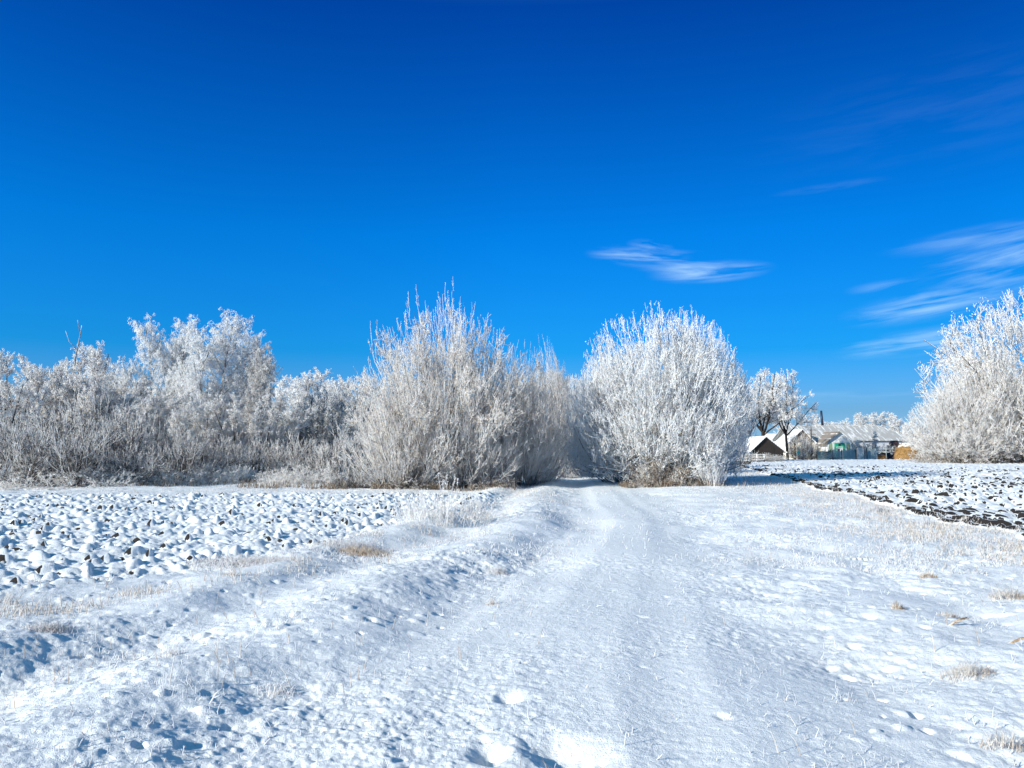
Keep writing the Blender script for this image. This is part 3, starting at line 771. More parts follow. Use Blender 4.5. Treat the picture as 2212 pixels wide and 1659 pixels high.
# trees by the shed
plant('spreading', 'shade_tree', 1652, 796, 124, 'dark-trunked tree with frosted crown directly behind the black shed', 'tree', 'trees by the shed', .8, 165, 0, {M_FRW.name: M_FR})
plant('spreading', 'shade_tree', 1618, 812, 128, 'dark-trunked frosted tree between the maple and the black shed', 'tree', 'trees by the shed', 3.0, 140, 0, {M_FRW.name: M_FR})
plant('spreading', 'shade_tree', 1703, 802, 132, 'tree with a thick bare reddish trunk left of the cream house', 'tree', 'trees by the shed', 5.1, 125, 0, {M_FRW.name: M_FR})
plant('thicket', 'frosted_tree', 1600, 900, 100, 'grey frosted tree left of the black shed', 'tree', 'trees by the shed')
plant('shrub', 'frosted_bush', 1585, 945, 62, 'frosted bush between the maple and the log fence', 'bush', 'trees by the shed', None, .8)
plant('thicket', 'frosted_tree', 1735, 895, 175, 'faint hazy tree left of the long roof', 'tree', 'far trees around the house', None, 1.6, 0, {M_FRD.name: M_FR})
for px, tp, lb in ((1795, 917, 'small far tree just left of the tall chimney'), (1830, 913, 'small far tree just right of the tall chimney'), (1900, 893, 'far tree over the right end of the long roof'), (1925, 890, 'far tree between the long roof and the big right tree')):
    plant('thicket', 'frosted_tree', px, tp, 190, lb, 'tree', 'far trees around the house', None, 2.0, 0, {M_FRD.name: M_FR})
# big right clump
plant('maple', 'big_tree', 2300, 636, 96, 'huge frosted tree cut off by the right edge of the picture', 'tree', GR, 1.2, 500, 0, {M_FRW.name: M_FR})
plant('maple', 'big_tree', 2150, 755, 94, 'frosted tree at the left flank of the huge right tree', 'tree', GR, 2.2, 220, R(-5), {M_FRW.name: M_FR})
plant('maple', 'big_tree', 2082, 838, 92, 'wide twiggy frosted tree low at the left of the huge right tree', 'tree', GR, 3.3, 200, R(-4), {M_FRW.name: M_FR})
plant('fan', 'willow_bush', 2085, 905, 95, 'low outermost bush at the left foot of the huge right tree', 'bush', GR, .3, 100)
plant('fan', 'willow_bush', 2190, 905, 93, 'low bush under the huge right tree near the picture edge', 'bush', GR, 1.3, 1.35)
for i, (px, lb) in enumerate(((2045, 'brown dry brush right of the haystack'), (2075, 'brown dry brush second from the haystack'), (2105, 'brown dry brush in the middle under the huge tree'), (2150, 'brown dry brush second from the picture edge'), (2200, 'brown dry brush at the picture edge'))):
    plant('brush', 'brushwood', px, 962, 92 + i * .4, lb, 'bush', 'brown dry brush under the huge right tree', None, 1.3)
# left: birches and tall trees
plant('birch', 'birch_tree', 318, 688, 60, 'leftmost of the tall white birches, standing a little apart', 'tree', GB, .3, 125)
plant('birch', 'birch_tree', 398, 690, 61, 'second tall white birch from the left', 'tree', GB, 2.3, 130)
plant('birch', 'birch_tree', 468, 676, 58, 'tallest white birch of the left wood', 'tree', GB, 4.0, 170)
plant('birch', 'birch_tree', 545, 735, 57, 'darker thinly frosted birch at the right end of the row', 'tree', GB, 5.2, 125, 0, {M_FRW.name: M_FRD})
plant('birch', 'birch_tree', 208, 745, 66, 'lower pale birch left of the tall birches', 'tree', GB, 1.2, 110)
plant('birch', 'birch_tree', 520, 715, 63, 'white birch half hidden behind the thinly frosted one', 'tree', GB, 3.1, 120)
plant('thicket', 'bare_tree', 148, 745, 60, 'pale tree behind the dead snag', 'tree', GT)
for px, tp, Y, w, lb in ((-20, 790, 46, 1.1, 'upright tree at the left edge of the picture'), (18, 765, 52, 1.0, 'tallest upright tree near the left edge'), (62, 790, 50, 1.0, 'second upright tree from the left edge'),
                         (108, 785, 54, 1.0, 'upright grey tree left of the dead snag'), (150, 805, 50, 1.0, 'upright grey tree below the dead snag'), (195, 820, 52, 1.1, 'upright tree in front of the lower pale birch'),
                         (250, 815, 54, 1.1, 'grey tree left of the leftmost tall birch'), (305, 860, 50, 1.2, 'dark twiggy tree in front of the leftmost tall birch'), (370, 865, 52, 1.2, 'dark twiggy tree below the second birch'),
                         (435, 870, 50, 1.2, 'dark twiggy tree below the tallest birch'), (505, 850, 51, 1.2, 'dark twiggy tree right of the tallest birch'), (565, 850, 53, 1.1, 'dark tree below the thinly frosted birch')):
    plant('thicket', 'thicket_tree', px, tp, Y, lb, 'tree', GT, None, w)
# left: front shrubs
for px, tp, Y, w, lb in ((15, 900, 36, 1.1, 'frosted shrub at the left edge of the picture'), (75, 925, 34.5, 1.1, 'low grey frosted shrub second from the left edge'), (125, 890, 37, 1.0, 'frosted shrub with arching shoots left of the tall arching one'),
                         (150, 870, 39, .9, 'tall arching shrub below the dead snag'), (205, 845, 41, .8, 'tallest arching shrub with candelabra shoots'), (180, 930, 35, 1.1, 'low broad shrub in front of the candelabra shrub'),
                         (268, 900, 40, .9, 'arching shrub right of the candelabra shrub'), (290, 960, 36, 1.1, 'low tangled shrub below the leftmost birch'), (345, 905, 40, .9, 'open white shrub below the second birch'), (395, 940, 38.5, 1.0, 'low arching shrub below the tallest birch'),
                         (440, 930, 43, 1.0, 'bluish shaded shrub right below the tallest birch'), (490, 945, 46, 1.1, 'shaded bluish shrub left of the dark gap'), (550, 950, 46, 1.1, 'shaded shrub under the thinly frosted birch')):
    plant('shrub', 'frosted_shrub', px, tp, Y, lb, 'shrub', GS, None, w, 0, {M_FR.name: M_FRD} if int(px) % 5 < 2 else None)
for px, tp, Y, w, lb in ((330, 1000, 37.5, 1.5, 'low brush below the second birch at the snow edge'), (420, 1000, 39, 1.5, 'tangle of fallen frosted branches at the wood edge'), (480, 1000, 42, 1.4, 'frosted bramble heap at the wood edge'), (60, 1000, 34, 1.4, 'low brush at the lower left wood edge'), (215, 1005, 35, 1.4, 'low brush below the candelabra shrub'), (668, 1000, 40, 1.2, 'low bramble right of the little round bush')):
    plant('brush', 'bramble', px, tp, Y, lb, 'bush', 'brambles along the wood edge', None, w, 0, {M_BROWN.name: M_FR})
plant('rods', 'small_bush', 517, 1003, 41, 'little white bush with knobbly twigs in front of the wood', 'bush', None, 1, 1.2)
plant('brush', 'small_bush', 603, 1008, 38.5, 'little round frosted bush at the wood edge', 'bush', None, 2, .9, 0, {M_BROWN.name: M_FR})
# middle distance between the birches and the tall bush
for px, tp, Y, w, lb in ((622, 812, 82, 1.5, 'far pale tree right of the birches'), (665, 805, 84, 1.5, 'far pale tree in the dip of the wood'), (712, 820, 80, 1.4, 'far pale tree above the dark evergreens'), (775, 812, 78, 1.5, 'far pale tree beside the tallest bush')):
    plant('thicket', 'far_tree', px, tp, Y, lb, 'tree', GD, None, w, 0, {M_FRD.name: M_FRW, M_BARKD.name: M_BARK})
for px, tp, Y, lb in ((640, 880, 57, 'dark leafy bush left in the dip of the wood'), (680, 838, 58, 'dark leafy bush with a pointed top'), (718, 850, 56, 'dark leafy bush right of the pointed one'), (752, 865, 57, 'dark leafy bush close to the willow bush'), (785, 850, 62, 'dark leafy bush behind the willow bush')):
    plant('dark', 'evergreen_bush', px, tp, Y, lb, 'bush', 'dark leafy bushes in the dip of the wood')
for px, tp, Y, lb in ((625, 935, 48, 'frosted shrub in front of the dark leafy bushes, left one'), (670, 950, 46, 'frosted shrub in front of the pointed dark bush'), (715, 945, 44, 'frosted shrub between the dark bushes and the willow bush'), (600, 965, 50, 'bluish shrub in the dark gap of the wood')):
    plant('shrub', 'frosted_shrub', px, tp, Y, lb, 'shrub', GS)
# dead snag
sn = MB(); sx = at(146 * K, 480, 58).x
sn.tube([(0, 0, 0), (.1, 0, 4), (.15, 0, 8.2), (.35, 0, 9.4), (.5, 0, 10.4), (.53, 0, 10.7)], [.08, .07, .055, .045, .03, .02], 7)
sn.tube([(.25, 0, 8.9), (-.35, 0, 9.5), (-.7, .1, 10.3)], [.03, .02, .012], 5)
sn.tube([(.45, 0, 10.0), (.2, .1, 10.8), (.15, .1, 11.1)], [.03, .02, .012], 5)
o = sn.build('dead_snag', M_BIRCH, None, (sx, 58, 0), True); tag(o, 'bare dead snag with one crooked branch sticking out of the left wood', 'tree')

# far wood behind everything on the left, read as one mass
def far_wood():
    n = 260; x = np.concatenate([rng.uniform(-110, -2, 200), rng.uniform(-5, 30, 60)]); y = np.concatenate([rng.uniform(72, 125, 200), rng.uniform(110, 150, 60)])
    h = rng.uniform(5, 8.5, n); base = np.stack([x, y, -.2 + 0 * x], -1)
    P0, R0 = polyl(base, np.stack([rng.normal(size=n) * .1, rng.normal(size=n) * .1, np.ones(n)], -1), h, np.full(n, .14), np.full(n, .04), 6, (0, 0, 0), .15)
    P1, R1, L1 = kids(P0, R0, h, 4.5, .08, .98, 45, 12, 2.6, .4, .5, .035, 4, (0, 0, .4), .2, .5)
    P2, R2, L2 = kids(P1, R1, L1, 4.0, .15, 1, 45, 14, .8, .5, .7, .028, 2, (0, 0, .2), .2, .7)
    V, F = tubes([(P0, R0), (P1, R1), (P2, R2)], 3)
    tag(link('far_wood', np_mesh('far_wood', V, F, None, [M_FRD])), 'far frosted wood seen as a grey mass between the trees', None, None, 'stuff')


far_wood()


# dry brown grass at the feet of the far right trees and under the bushes
def brushgrass():
    x = rng.uniform(26, 75, 26000); y = rng.uniform(90, 97, 26000) + np.where(x < 45, 10, 0) * 0
    k = (x > 50) & (rng.random(26000) < clump(x, y, 81, 2.5, -.1)); x, y = x[k], y[k]
    blades('dry_grass', x, y, .25 + .5 * rng.random(len(x)), .02 + .012 * rng.random(len(x)), M_BROWN, 'tall dry brown grass under the huge right tree', .5)
    x = np.concatenate([rng.normal(-4.6, 2.4, 9000), rng.normal(5.9, 1.9, 6000), rng.uniform(-30, -6, 9000)]); y = np.concatenate([rng.uniform(33.6, 36.5, 9000), rng.uniform(35.2, 38.5, 6000), rng.uniform(34.5, 42, 9000)])
    k = ((x < .2) | (x > 5.0)) & (rng.random(len(x)) < clump(x, y, 82, .9, .0)); x, y = x[k], y[k]
    blades('dry_grass', x, y, .06 + .30 * rng.random(len(x)) ** 2, .009 + .006 * rng.random(len(x)), M_BROWN, 'dry frosted weeds along the feet of the bushes', .6)


brushgrass()

# ------------------------------------------------------------------ weeds and tufts in the foreground
def gpos(px, py):
    """ground point seen at an overview pixel"""
    v = ray(px * K, py * K); t_ = -CAMH / v.z; p = Vector((v.x * t_, v.y * t_, 0)); p.z = gz(p.x, p.y); return p


GW = 'weed clumps on the left bank'
for px, py, sc, lb in ((965, 1130, 1.25, 'tall frosted weed clump with upright stalks in front of the tallest bush'), (915, 1128, .8, 'lower left part-grown weed clump beside the tall one'), (1035, 1118, .6, 'low weed clump right of the tall one')):
    p = gpos(px, py); o = empty('weed_clump', p, rng.random() * 6, sc); link('stem', MESH['weed'][0], o); link('crown', MESH['weed'][1], o); tag(o, lb, 'weeds', GW)


def tuft(name, px, py, n, rad, h, mat, label, group, w=.003, lean=1.2):
    p = gpos(px, py); a = rng.random(n) * 6.283; r = rad * rng.random(n) ** .6
    x = p.x + r * np.cos(a); y = p.y + r * np.sin(a) * .8
    o = blades(name, x, y, h * (.25 + .75 * rng.random(n)) * (1.1 - .85 * (r / rad) ** 2), np.full(n, w), mat, label, lean, None)
    o.data.transform(Matrix.Translation(-p)); o.location = p
    return tag(o, label, 'grass tuft', group)


GG = 'separate grass tufts in the snow'
tuft('grass_tuft', 785, 1192, 900, .42, .16, M_GD, 'orange-brown dry grass tuft below the tall weed clump', GG, .003)
tuft('grass_tuft', 765, 1185, 900, .62, .15, M_GW, 'thick white rim of frosted grass around the brown tuft', GG, .0035)
tuft('grass_tuft', 520, 1218, 1500, .75, .13, M_GW, 'mound of frosted grass left of the brown tuft', GG, .004)
tuft('grass_tuft', 105, 1368, 500, .22, .10, M_GW, 'small white frosted mound at the left in the foreground', GG, .003)
tuft('grass_tuft', 1075, 1222, 260, .18, .10, M_GW, 'small frosted tuft on the left rut edge', GG, .003)
tuft('grass_tuft', 1062, 1292, 60, .07, .10, M_GB, 'tiny tuft in the middle of the left rut', GG, .0025)
tuft('grass_tuft', 2005, 1245, 130, .12, .12, M_GD, 'brown tuft near the right edge on the verge', GG, .003)
tuft('grass_tuft', 1940, 1315, 120, .07, .10, M_GD, 'brown tuft with a hollow on the right verge', GG, .0035)
tuft('grass_tuft', 2050, 1325, 140, .12, .07, M_GB, 'low beige tuft right of the hollowed brown one', GG, .003)
tuft('grass_tuft', 2090, 1445, 260, .20, .14, M_GB, 'thin straggly tuft low at the right edge', GG, .0022)
tuft('grass_tuft', 2180, 1290, 260, .22, .16, M_GB, 'beige tuft at the right picture edge', GG, .003)
tuft('grass_tuft', 1890, 1110, 420, .35, .30, M_GW, 'bent frosted stalks against the dark furrow', GG, .004, .6)
tuft('grass_tuft', 2000, 1135, 260, .30, .28, M_GW, 'second group of frosted stalks against the dark furrow', GG, .004, .6)
tuft('grass_tuft', 365, 1425, 60, .12, .10, M_GW, 'frosted sprigs beside the round snow lump', GG, .0025)
tuft('grass_tuft', 600, 1480, 90, .16, .10, M_GW, 'white sprigs on the near left bank', GG, .003)
tuft('grass_tuft', 2170, 1590, 160, .14, .12, M_GB, 'brown-tipped tuft in the lower right corner', GG, .0022)


def stalk(px, py, dx, dz, ln, label, r=.006, mat=M_GD):
    p = gpos(px, py); m = MB(); e = Vector((dx, .15, dz)).normalized() * ln
    m.tube([(0, 0, -.02), e * .5 + Vector((0, 0, .01)), e], [r, r * .9, r * .5], 6)
    m.tube([e * .35, e * .35 + Vector((dx * .2, -.03, .07)) * ln * 3], [r * .6, r * .3], 5)
    o = m.build('dry_stem', mat, None, p, True); tag(o, label, 'stem', 'fallen dry stems')


stalk(2045, 1350, 1, .32, .22, 'short tan broken stem lying on the right snow', .012)
stalk(2170, 1385, 1, .18, .30, 'dark red fallen stem at the right picture edge', .011)
stalk(1665, 1165, 1, -.0, .2, 'thin stem lying left of the dark furrow', .005)
stalk(2020, 1400, -.1, 1, .13, 'thin dark upright stem on the right snow', .004)
stalk(365, 1500, .1, 1, .18, 'thin pale stem stuck in the near left snow', .005, M_GB)
stalk(450, 1525, .8, .9, .12, 'leaning frosted stem in the near left snow', .006, M_GW)
stalk(1345, 1040, -.9, .25, 1.1, 'fallen branch at the left foot of the brown brush', .04, M_BARK)

# ------------------------------------------------------------------ house, shed, fences, haystack
M_CREAM = plain('cream_wall', (.84, .78, .66), (.78, .70, .56), 1.2, .85)
M_WHITE = plain('white_wall', (.86, .85, .82), (.68, .66, .62), 1.5, .8)
M_GREYW = plain('grey_wall', (.55, .57, .60), (.45, .46, .48), 1.5, .8)
M_GREEN = plain('green_paint', (.02, .42, .24), (.02, .36, .20), 2, .5)
M_DGLASS = plain('dark_window', (.03, .04, .06), (.06, .07, .09), 3, .2)
M_TRIM = plain('trim_white', (.78, .78, .76), None, 3, .6)
M_OLIVE = plain('narrow_window', (.30, .38, .22), (.24, .30, .20), 2, .4)
M_BROWNB = plain('brown_boards', (.24, .19, .15), (.15, .12, .10), 3, .9, 0, (9, 1, .6))
M_BLACKW = plain('black_boards', (.035, .028, .024), (.012, .010, .010), 3, .9, .02, (8, 8, .5))
M_METAL = plain('dark_steel', (.02, .025, .05), (.03, .03, .04), 3, .45)
M_POLE = plain('pole_wood', (.12, .085, .06), (.07, .05, .04), 4, .9, 0, (4, 4, .5))
M_PICK = plain('picket_grey', (.42, .47, .48), (.30, .38, .38), 1.2, .85, 0, (3, 1, 1))
M_PICKG = plain('picket_green', (.16, .38, .36), (.36, .44, .44), .8, .85, 0, (2, 1, 1))
M_HAY = plain('hay', (.34, .20, .075), (.17, .09, .03), 5, .95, .06)
M_TARP = plain('dark_tarp', (.02, .025, .05), (.015, .018, .03), 3, .5)
M_TEAL = plain('teal_cloth', (.03, .32, .34), None, 5, .8)
M_TROU = plain('mauve_cloth', (.22, .12, .16), None, 5, .8)
M_SKIN = plain('skin', (.55, .36, .28), None, 5, .6)


def roofmat(name, base, cover):
    m, t, b = newmat(name, .85, .2)
    co = t.nodes.new('ShaderNodeTexCoord').outputs['Object']
    mp = t.nodes.new('ShaderNodeMapping'); mp.inputs['Scale'].default_value = (1.0, .25, .25); t.links.new(co, mp.inputs[0])
    sp = t.nodes.new('ShaderNodeSeparateXYZ'); t.links.new(co, sp.inputs[0])
    w = mth(t, 'SINE', mth(t, 'MULTIPLY', sp.outputs['X'], 5.2)); w = step(t, w, .80, .98)
    nn = noise(t, 1.6, 5, .6, mp.outputs[0])
    f = mth(t, 'MAXIMUM', step(t, nn, .62 - cover, .80 - cover), mth(t, 'MULTIPLY', w, step(t, noise(t, .5, 2, .5, co), .40, .6)))
    t.links.new(mixc(t, f, base, (.86, .86, .87)), b.inputs['Base Color'])
    bump(t, b, mth(t, 'SINE', mth(t, 'MULTIPLY', sp.outputs['X'], 25.)), .4, .04)
    return m


M_ROOF = roofmat('slate_roof_rimed', (.42, .41, .40), .10)
M_ROOFS = roofmat('snowy_roof', (.55, .55, .55), .40)
M_ROOFB = roofmat('brownish_roof', (.24, .20, .17), -.02)

D = 150.0
def hx(zx, Y=D): return at(725 + zx * .0904, 480, Y).x
def hz(zy, Y=D): return at(800, 400 + zy * .0904, Y).z


def slab(m, a, b, c, d, th=.12, mi=0):
    """roof slab with corners a b c d (top face) and a thickness downwards"""
    a, b, c, d = (Vector(p) for p in (a, b, c, d)); dn = Vector((0, 0, -th))
    v = [a, b, c, d, a + dn, b + dn, c + dn, d + dn]; k = len(m.v); m.v += [tuple(p) for p in v]
    for f in ((0, 1, 2, 3), (7, 6, 5, 4), (0, 4, 5, 1), (1, 5, 6, 2), (2, 6, 7, 3), (3, 7, 4, 0)): m.f.append(tuple(k + i for i in f)); m.m.append(mi)


def house():
    x0, x1 = hx(760), hx(2150); r0, r1 = hx(850), hx(1875)
    ze = 3.45; zr = hz(300) + .35
    org = Vector((x0, D, 0))
    H = empty('farm_building', org); tag(H, 'long cream building with rimed grey roof, green gabled entrance and tall dark chimney', 'building')
    def P(mb, name, mats, par=H, smooth=False):
        o = mb.build(name, mats, par, (0, 0, 0), smooth); o.data.transform(Matrix.Translation(-org)); return o
    w = MB(); w.box(hx(1310), x1, D, D + 11, -.2, ze - .02); P(w, 'wall', M_GREYW)
    w = MB(); w.box(hx(662), hx(1045), D - 1.5, D + 9, -.2, 2.95); P(w, 'wall', M_CREAM)
    # main roof, hipped at the right
    m = MB(); e = .5
    slab(m, (x0 - .3, D - e, ze), (x1 + e, D - e, ze), (r1, D + 5.5, zr), (r0 - 1.5, D + 5.5, zr))
    slab(m, (x1 + e, D + 11.5, ze), (x0 - .3, D + 11.5, ze), (r0 - 1.5, D + 5.5, zr + .003), (r1, D + 5.5, zr + .003))
    slab(m, (x1 + e, D - e, ze + .002), (x1 + e, D + 11.5, ze + .002), (r1, D + 5.6, zr), (r1, D + 5.4, zr))
    rf = P(m, 'roof', M_ROOF)
    m = MB(); m.box(r0 - 1.5, r1, D + 5.38, D + 5.62, zr + .01, zr + .10); P(m, 'ridge_cap', M_TRIM, rf)
    m = MB(); cx = hx(1238); m.tube([(cx, D + 6, zr - .4), (cx - .22, D + 6, hz(118) + .3)], [.24, .21], 12); P(m, 'chimney', M_METAL, rf, True)
    # left wing gable facing the camera
    gx0, gx1, ga = hx(668), hx(975), hx(835); gz0 = 2.98; gz1 = hz(322)
    m = MB(); m.prism([(gx0 + .5, gz0), (gx1 - .15, gz0), (ga, gz1 - .15)], D - 1.48, D - 1.2); P(m, 'gable', M_BROWNB)
    m = MB()
    slab(m, (gx0, D - 1.9, gz0 - .02), (ga, D - 1.9, gz1), (ga, D + 6, gz1), (gx0, D + 6, gz0 - .02))
    slab(m, (ga, D - 1.9, gz1 + .002), (gx1 + .2, D - 1.9, gz0 - .02), (gx1 + .2, D + 6, gz0 - .02), (ga, D + 6, gz1 + .002))
    P(m, 'roof', M_ROOFS)
    # entrance gable
    ex0, ex1, ea = hx(1042), hx(1305), hx(1172); yb = D - 4.5; ez = hz(466) ; et = hz(352)
    m = MB(); m.box(ex0, ex1, yb, D + 1, -.2, ez); m.prism([(ex0, ez), (ex1, ez), (ea, et - .12)], yb, yb + .3); P(m, 'wall', M_WHITE)
    m = MB()
    slab(m, (ex0 - 1.0, yb - .5, ez - .35), (ea, yb - .5, et), (ea, D + 3, et), (ex0 - 1.0, D + 1, ez - .35), .14)
    P(m, 'roof', M_ROOFB)
    m = MB(); slab(m, (ea, yb - .5, et + .002), (ex1 + .45, yb - .5, ez - .15), (ex1 + .45, D + 1, ez - .15), (ea, D + 3, et + .002), .14)
    P(m, 'roof', M_ROOFS)
    m = MB(); m.box(ex0 + .1, ex1 - .1, yb - .04, yb + .02, ez - .10, ez + .04); P(m, 'cornice', M_TRIM)
    # green panel with the door inside it
    gx0_, gx1_ = hx(1117), hx(1225)
    dn0, dn1 = hx(1140), hx(1200)
    m = MB(); ztop = hz(478)
    m.box(gx0_, gx1_, yb - .08, yb + .02, 2.02, ztop); m.box(gx0_, dn0, yb - .08, yb + .02, 0, 2.02); m.box(dn1, gx1_, yb - .08, yb + .02, 0, 2.02)
    g = P(m, 'door_surround', M_GREEN)
    m = MB(); m.box(hx(1158), hx(1182), yb - .11, yb - .085, hz(510), hz(490)); P(m, 'plaque', M_DGLASS, g)
    m = MB(); m.box(dn0, dn1, yb - .05, yb + .01, 0, 2.015)
    dr = P(m, 'door', M_TRIM); m = MB(); m.box(dn0 + .12, dn0 + .5, yb - .075, yb - .055, .1, 1.85); P(m, 'pane', M_DGLASS, dr)
    m = MB(); m.box(dn0 - .08, dn0, yb - .13, yb - .085, 0, 2.1); m.box(dn1, dn1 + .08, yb - .13, yb - .085, 0, 2.1); m.box(dn0 - .08, dn1 + .08, yb - .13, yb - .085, 2.1, 2.2); P(m, 'door_frame', M_TRIM, dr)
    for a, b in ((1064, 1088), (1252, 1277)):
        m = MB(); m.box(hx(a) - .06, hx(b) + .06, yb - .05, yb + .02, .6, hz(478)); f_ = P(m, 'window', M_GREEN)
        m = MB(); m.box(hx(a), hx(b), yb - .08, yb - .052, .7, hz(482)); P(m, 'pane', M_OLIVE, f_)
    for a, b in ((1044, 1056), (1094, 1108), (1232, 1244), (1284, 1300)):
        m = MB(); m.box(hx(a), hx(b), yb - .07, yb + .02, -.1, ez - .12); P(m, 'pilaster', M_TRIM)
    # windows of the cream wall
    for c in (700, 735, 800, 845, 890, 935, 1005):
        m = MB(); m.box(hx(c) - .32, hx(c) + .32, D - 1.56, D - 1.49, .75, 2.05); f_ = P(m, 'window', M_TRIM)
        m = MB(); m.box(hx(c) - .22, hx(c) - .02, D - 1.585, D - 1.563, .85, 1.95); m.box(hx(c) + .03, hx(c) + .22, D - 1.585, D - 1.563, .85, 1.95); P(m, 'pane', M_DGLASS, f_)
    for a, b, z0, z1 in ((1340, 1420, 1.0, 2.6), (1480, 1560, 1.6, 2.4), (1800, 1850, 1.4, 2.5), (1870, 1895, 1.4, 2.5), (2090, 2140, 2.3, 2.9)):
        m = MB(); m.box(hx(a) - .08, hx(b) + .08, D - .07, D + .01, z0 - .08, z1 + .08); f_ = P(m, 'window', M_TRIM)
        m = MB(); m.box(hx(a), hx(b), D - .10, D - .073, z0, z1); P(m, 'pane', M_DGLASS, f_)
    # low building behind on the left
    ox = Vector((hx(520), D + 14, 0)); B = empty('low_house', ox); tag(B, 'low cream outbuilding with snowy roof half hidden behind the reddish tree trunk', 'building')
    def Q(mb, name, mats): o = mb.build(name, mats, B); o.data.transform(Matrix.Translation(-ox)); return o
    xa, xb = hx(500, D + 14), hx(795, D + 14)
    m = MB(); m.box(xa, xb, D + 14, D + 20, -.2, 2.5); Q(m, 'wall', M_CREAM)
    m = MB(); zt = hz(372, D + 17)
    slab(m, (xa - .3, D + 13.5, 2.45), (xb + .3, D + 13.5, 2.45), (xb, D + 17, zt), (xa, D + 17, zt)); slab(m, (xb + .3, D + 20.5, 2.45), (xa - .3, D + 20.5, 2.45), (xa, D + 17, zt + .002), (xb, D + 17, zt + .002)); Q(m, 'roof', M_ROOFS)
    m = MB(); xm = hx(748, D + 14); m.prism([(xb - .2, 2.5), (xb, 2.5), (xb, zt - .2)], D + 14, D + 14.2); Q(m, 'gable', M_BROWNB)


house()


def shed():
    Y = 112.0; X = lambda z: at(725 + z * .0904, 480, Y).x; Z = lambda z: at(800, 400 + z * .0904, Y).z
    org = Vector((X(465), Y, 0)); H = empty('shed', org); tag(H, 'black wooden shed with low gable and snow on its left roof slope', 'shed')
    def P(mb, name, mats, par=H): o = mb.build(name, mats, par); o.data.transform(Matrix.Translation(-org)); return o
    x0, x1, xa = X(300), X(652), X(462); ze = Z(548); zt = Z(397)
    w = MB(); w.box(x0, x1, Y, Y + .15, -.2, ze); w.prism([(x0, ze), (x1, ze), (xa, zt - .08)], Y, Y + .15); w.box(x0, x0 + .15, Y + .15, Y + 7, -.2, ze); w.box(x1 - .15, x1, Y + .15, Y + 7, -.2, ze); w.box(x0, x1, Y + 7, Y + 7.15, -.2, ze)
    P(w, 'wall', M_BLACKW)
    sl_ = (zt - ze) / (xa - x0); sr = (zt - ze) / (x1 - xa)
    m = MB(); slab(m, (x0 - .45, Y - .35, ze - .45 * sl_), (xa, Y - .35, zt), (xa, Y + 7.4, zt), (x0 - .45, Y + 7.4, ze - .45 * sl_), .10)
    slab(m, (xa, Y - .35, zt + .002), (x1 + .45, Y - .35, ze - .45 * sr), (x1 + .45, Y + 7.4, ze - .45 * sr), (xa, Y + 7.4, zt + .002), .10); P(m, 'roof', M_ROOFS)
    m = MB(); xm = (x0 + x1) / 2; m.box(xm - .9, xm + .9, Y - .05, Y + .01, 0, 2.0); P(m, 'door', M_BLACKW)


shed()


def utility_pole(zx, Y, ztop, label, arms=2):
    X = at(725 + zx * .0904, 480, Y).x; o = empty('utility_pole', (X, Y, 0)); tag(o, label, 'pole', 'wooden utility poles')
    m = MB(); m.tube([(0, 0, -.3), (.03, 0, ztop)], [.15, .10], 10); m.build('post', M_POLE, o, (0, 0, 0), True)
    for k in range(arms):
        z = ztop - .25 - k * .75; m = MB(); m.box(-.85, .85, -.16, -.08, z - .06, z + .06); a = m.build('crossarm', M_POLE, o)
        for q in (-.75, -.35, .35, .75):
            m = MB(); m.tube([(q, -.12, z + .06), (q, -.12, z + .2)], [.04, .05], 6); m.build('insulator', M_TRIM, a)
    return X


xp1 = utility_pole(967, 144.5, hz(322, 144.5) + .1, 'wooden utility pole with two crossarms in front of the cream wall')
xp2 = utility_pole(1757, 172, hz(328, 172), 'far utility pole showing over the right end of the long roof', 1)


def wire():
    c = MB(); z1 = hz(322, 144.5) - .1; z2 = hz(328, 172) - .2
    for q in (-.7, .7):
        pts = []
        for i in range(13):
            f = i / 12; pts.append((xp1 + q + (xp2 - xp1) * f, 144.4 + 27.6 * f, z1 + (z2 - z1) * f + .3 - .9 * 4 * f * (1 - f) * .5))
        c.tube(pts, .008, 3)
    return c


def picket(zx0, zx1, Y, h, mat, label, gap=.13, rails=True):
    x0, x1 = at(725 + zx0 * .0904, 480, Y).x, at(725 + zx1 * .0904, 480, Y).x
    o = empty('picket_fence', (x0, Y, gz(x0, Y))); tag(o, label, 'fence', 'fence sections in front of the long building')
    m = MB(); x = 0; W_ = x1 - x0
    while x < W_ - .08:
        hh = h * (.95 + .07 * random.random()); m.box(x, x + .10, -.03, 0, .05, hh); x += gap
    m.build('pickets', mat, o)
    for z in (h * .25, h * .8):
        m = MB(); m.box(0, W_, .002, .06, z - .04, z + .04); m.build('rail', M_POLE, o)
    k = max(1, int(W_ // 2.6))
    for i in range(k + 1):
        m = MB(); q = W_ * i / k; m.box(q - .06, q + .06, .063, .17, -.3, h + .08); m.build('post', M_POLE, o)


random.seed(4)
picket(1028, 1175, 140, 1.5, M_PICKG, 'faded green picket fence left of the entrance')
picket(1200, 1300, 140.2, 1.45, M_PICKG, 'faded green picket fence right of the entrance door')
picket(1305, 1455, 140.4, 1.6, M_PICK, 'grey picket fence before the shaded wall')
picket(1468, 1552, 139.5, 1.95, plain('board_white', (.62, .62, .60), None, 2, .8), 'tall whitish board gate in the fence line', .105)
picket(1585, 1685, 140.5, 1.85, M_PICK, 'tall grey board fence left of the spruce')
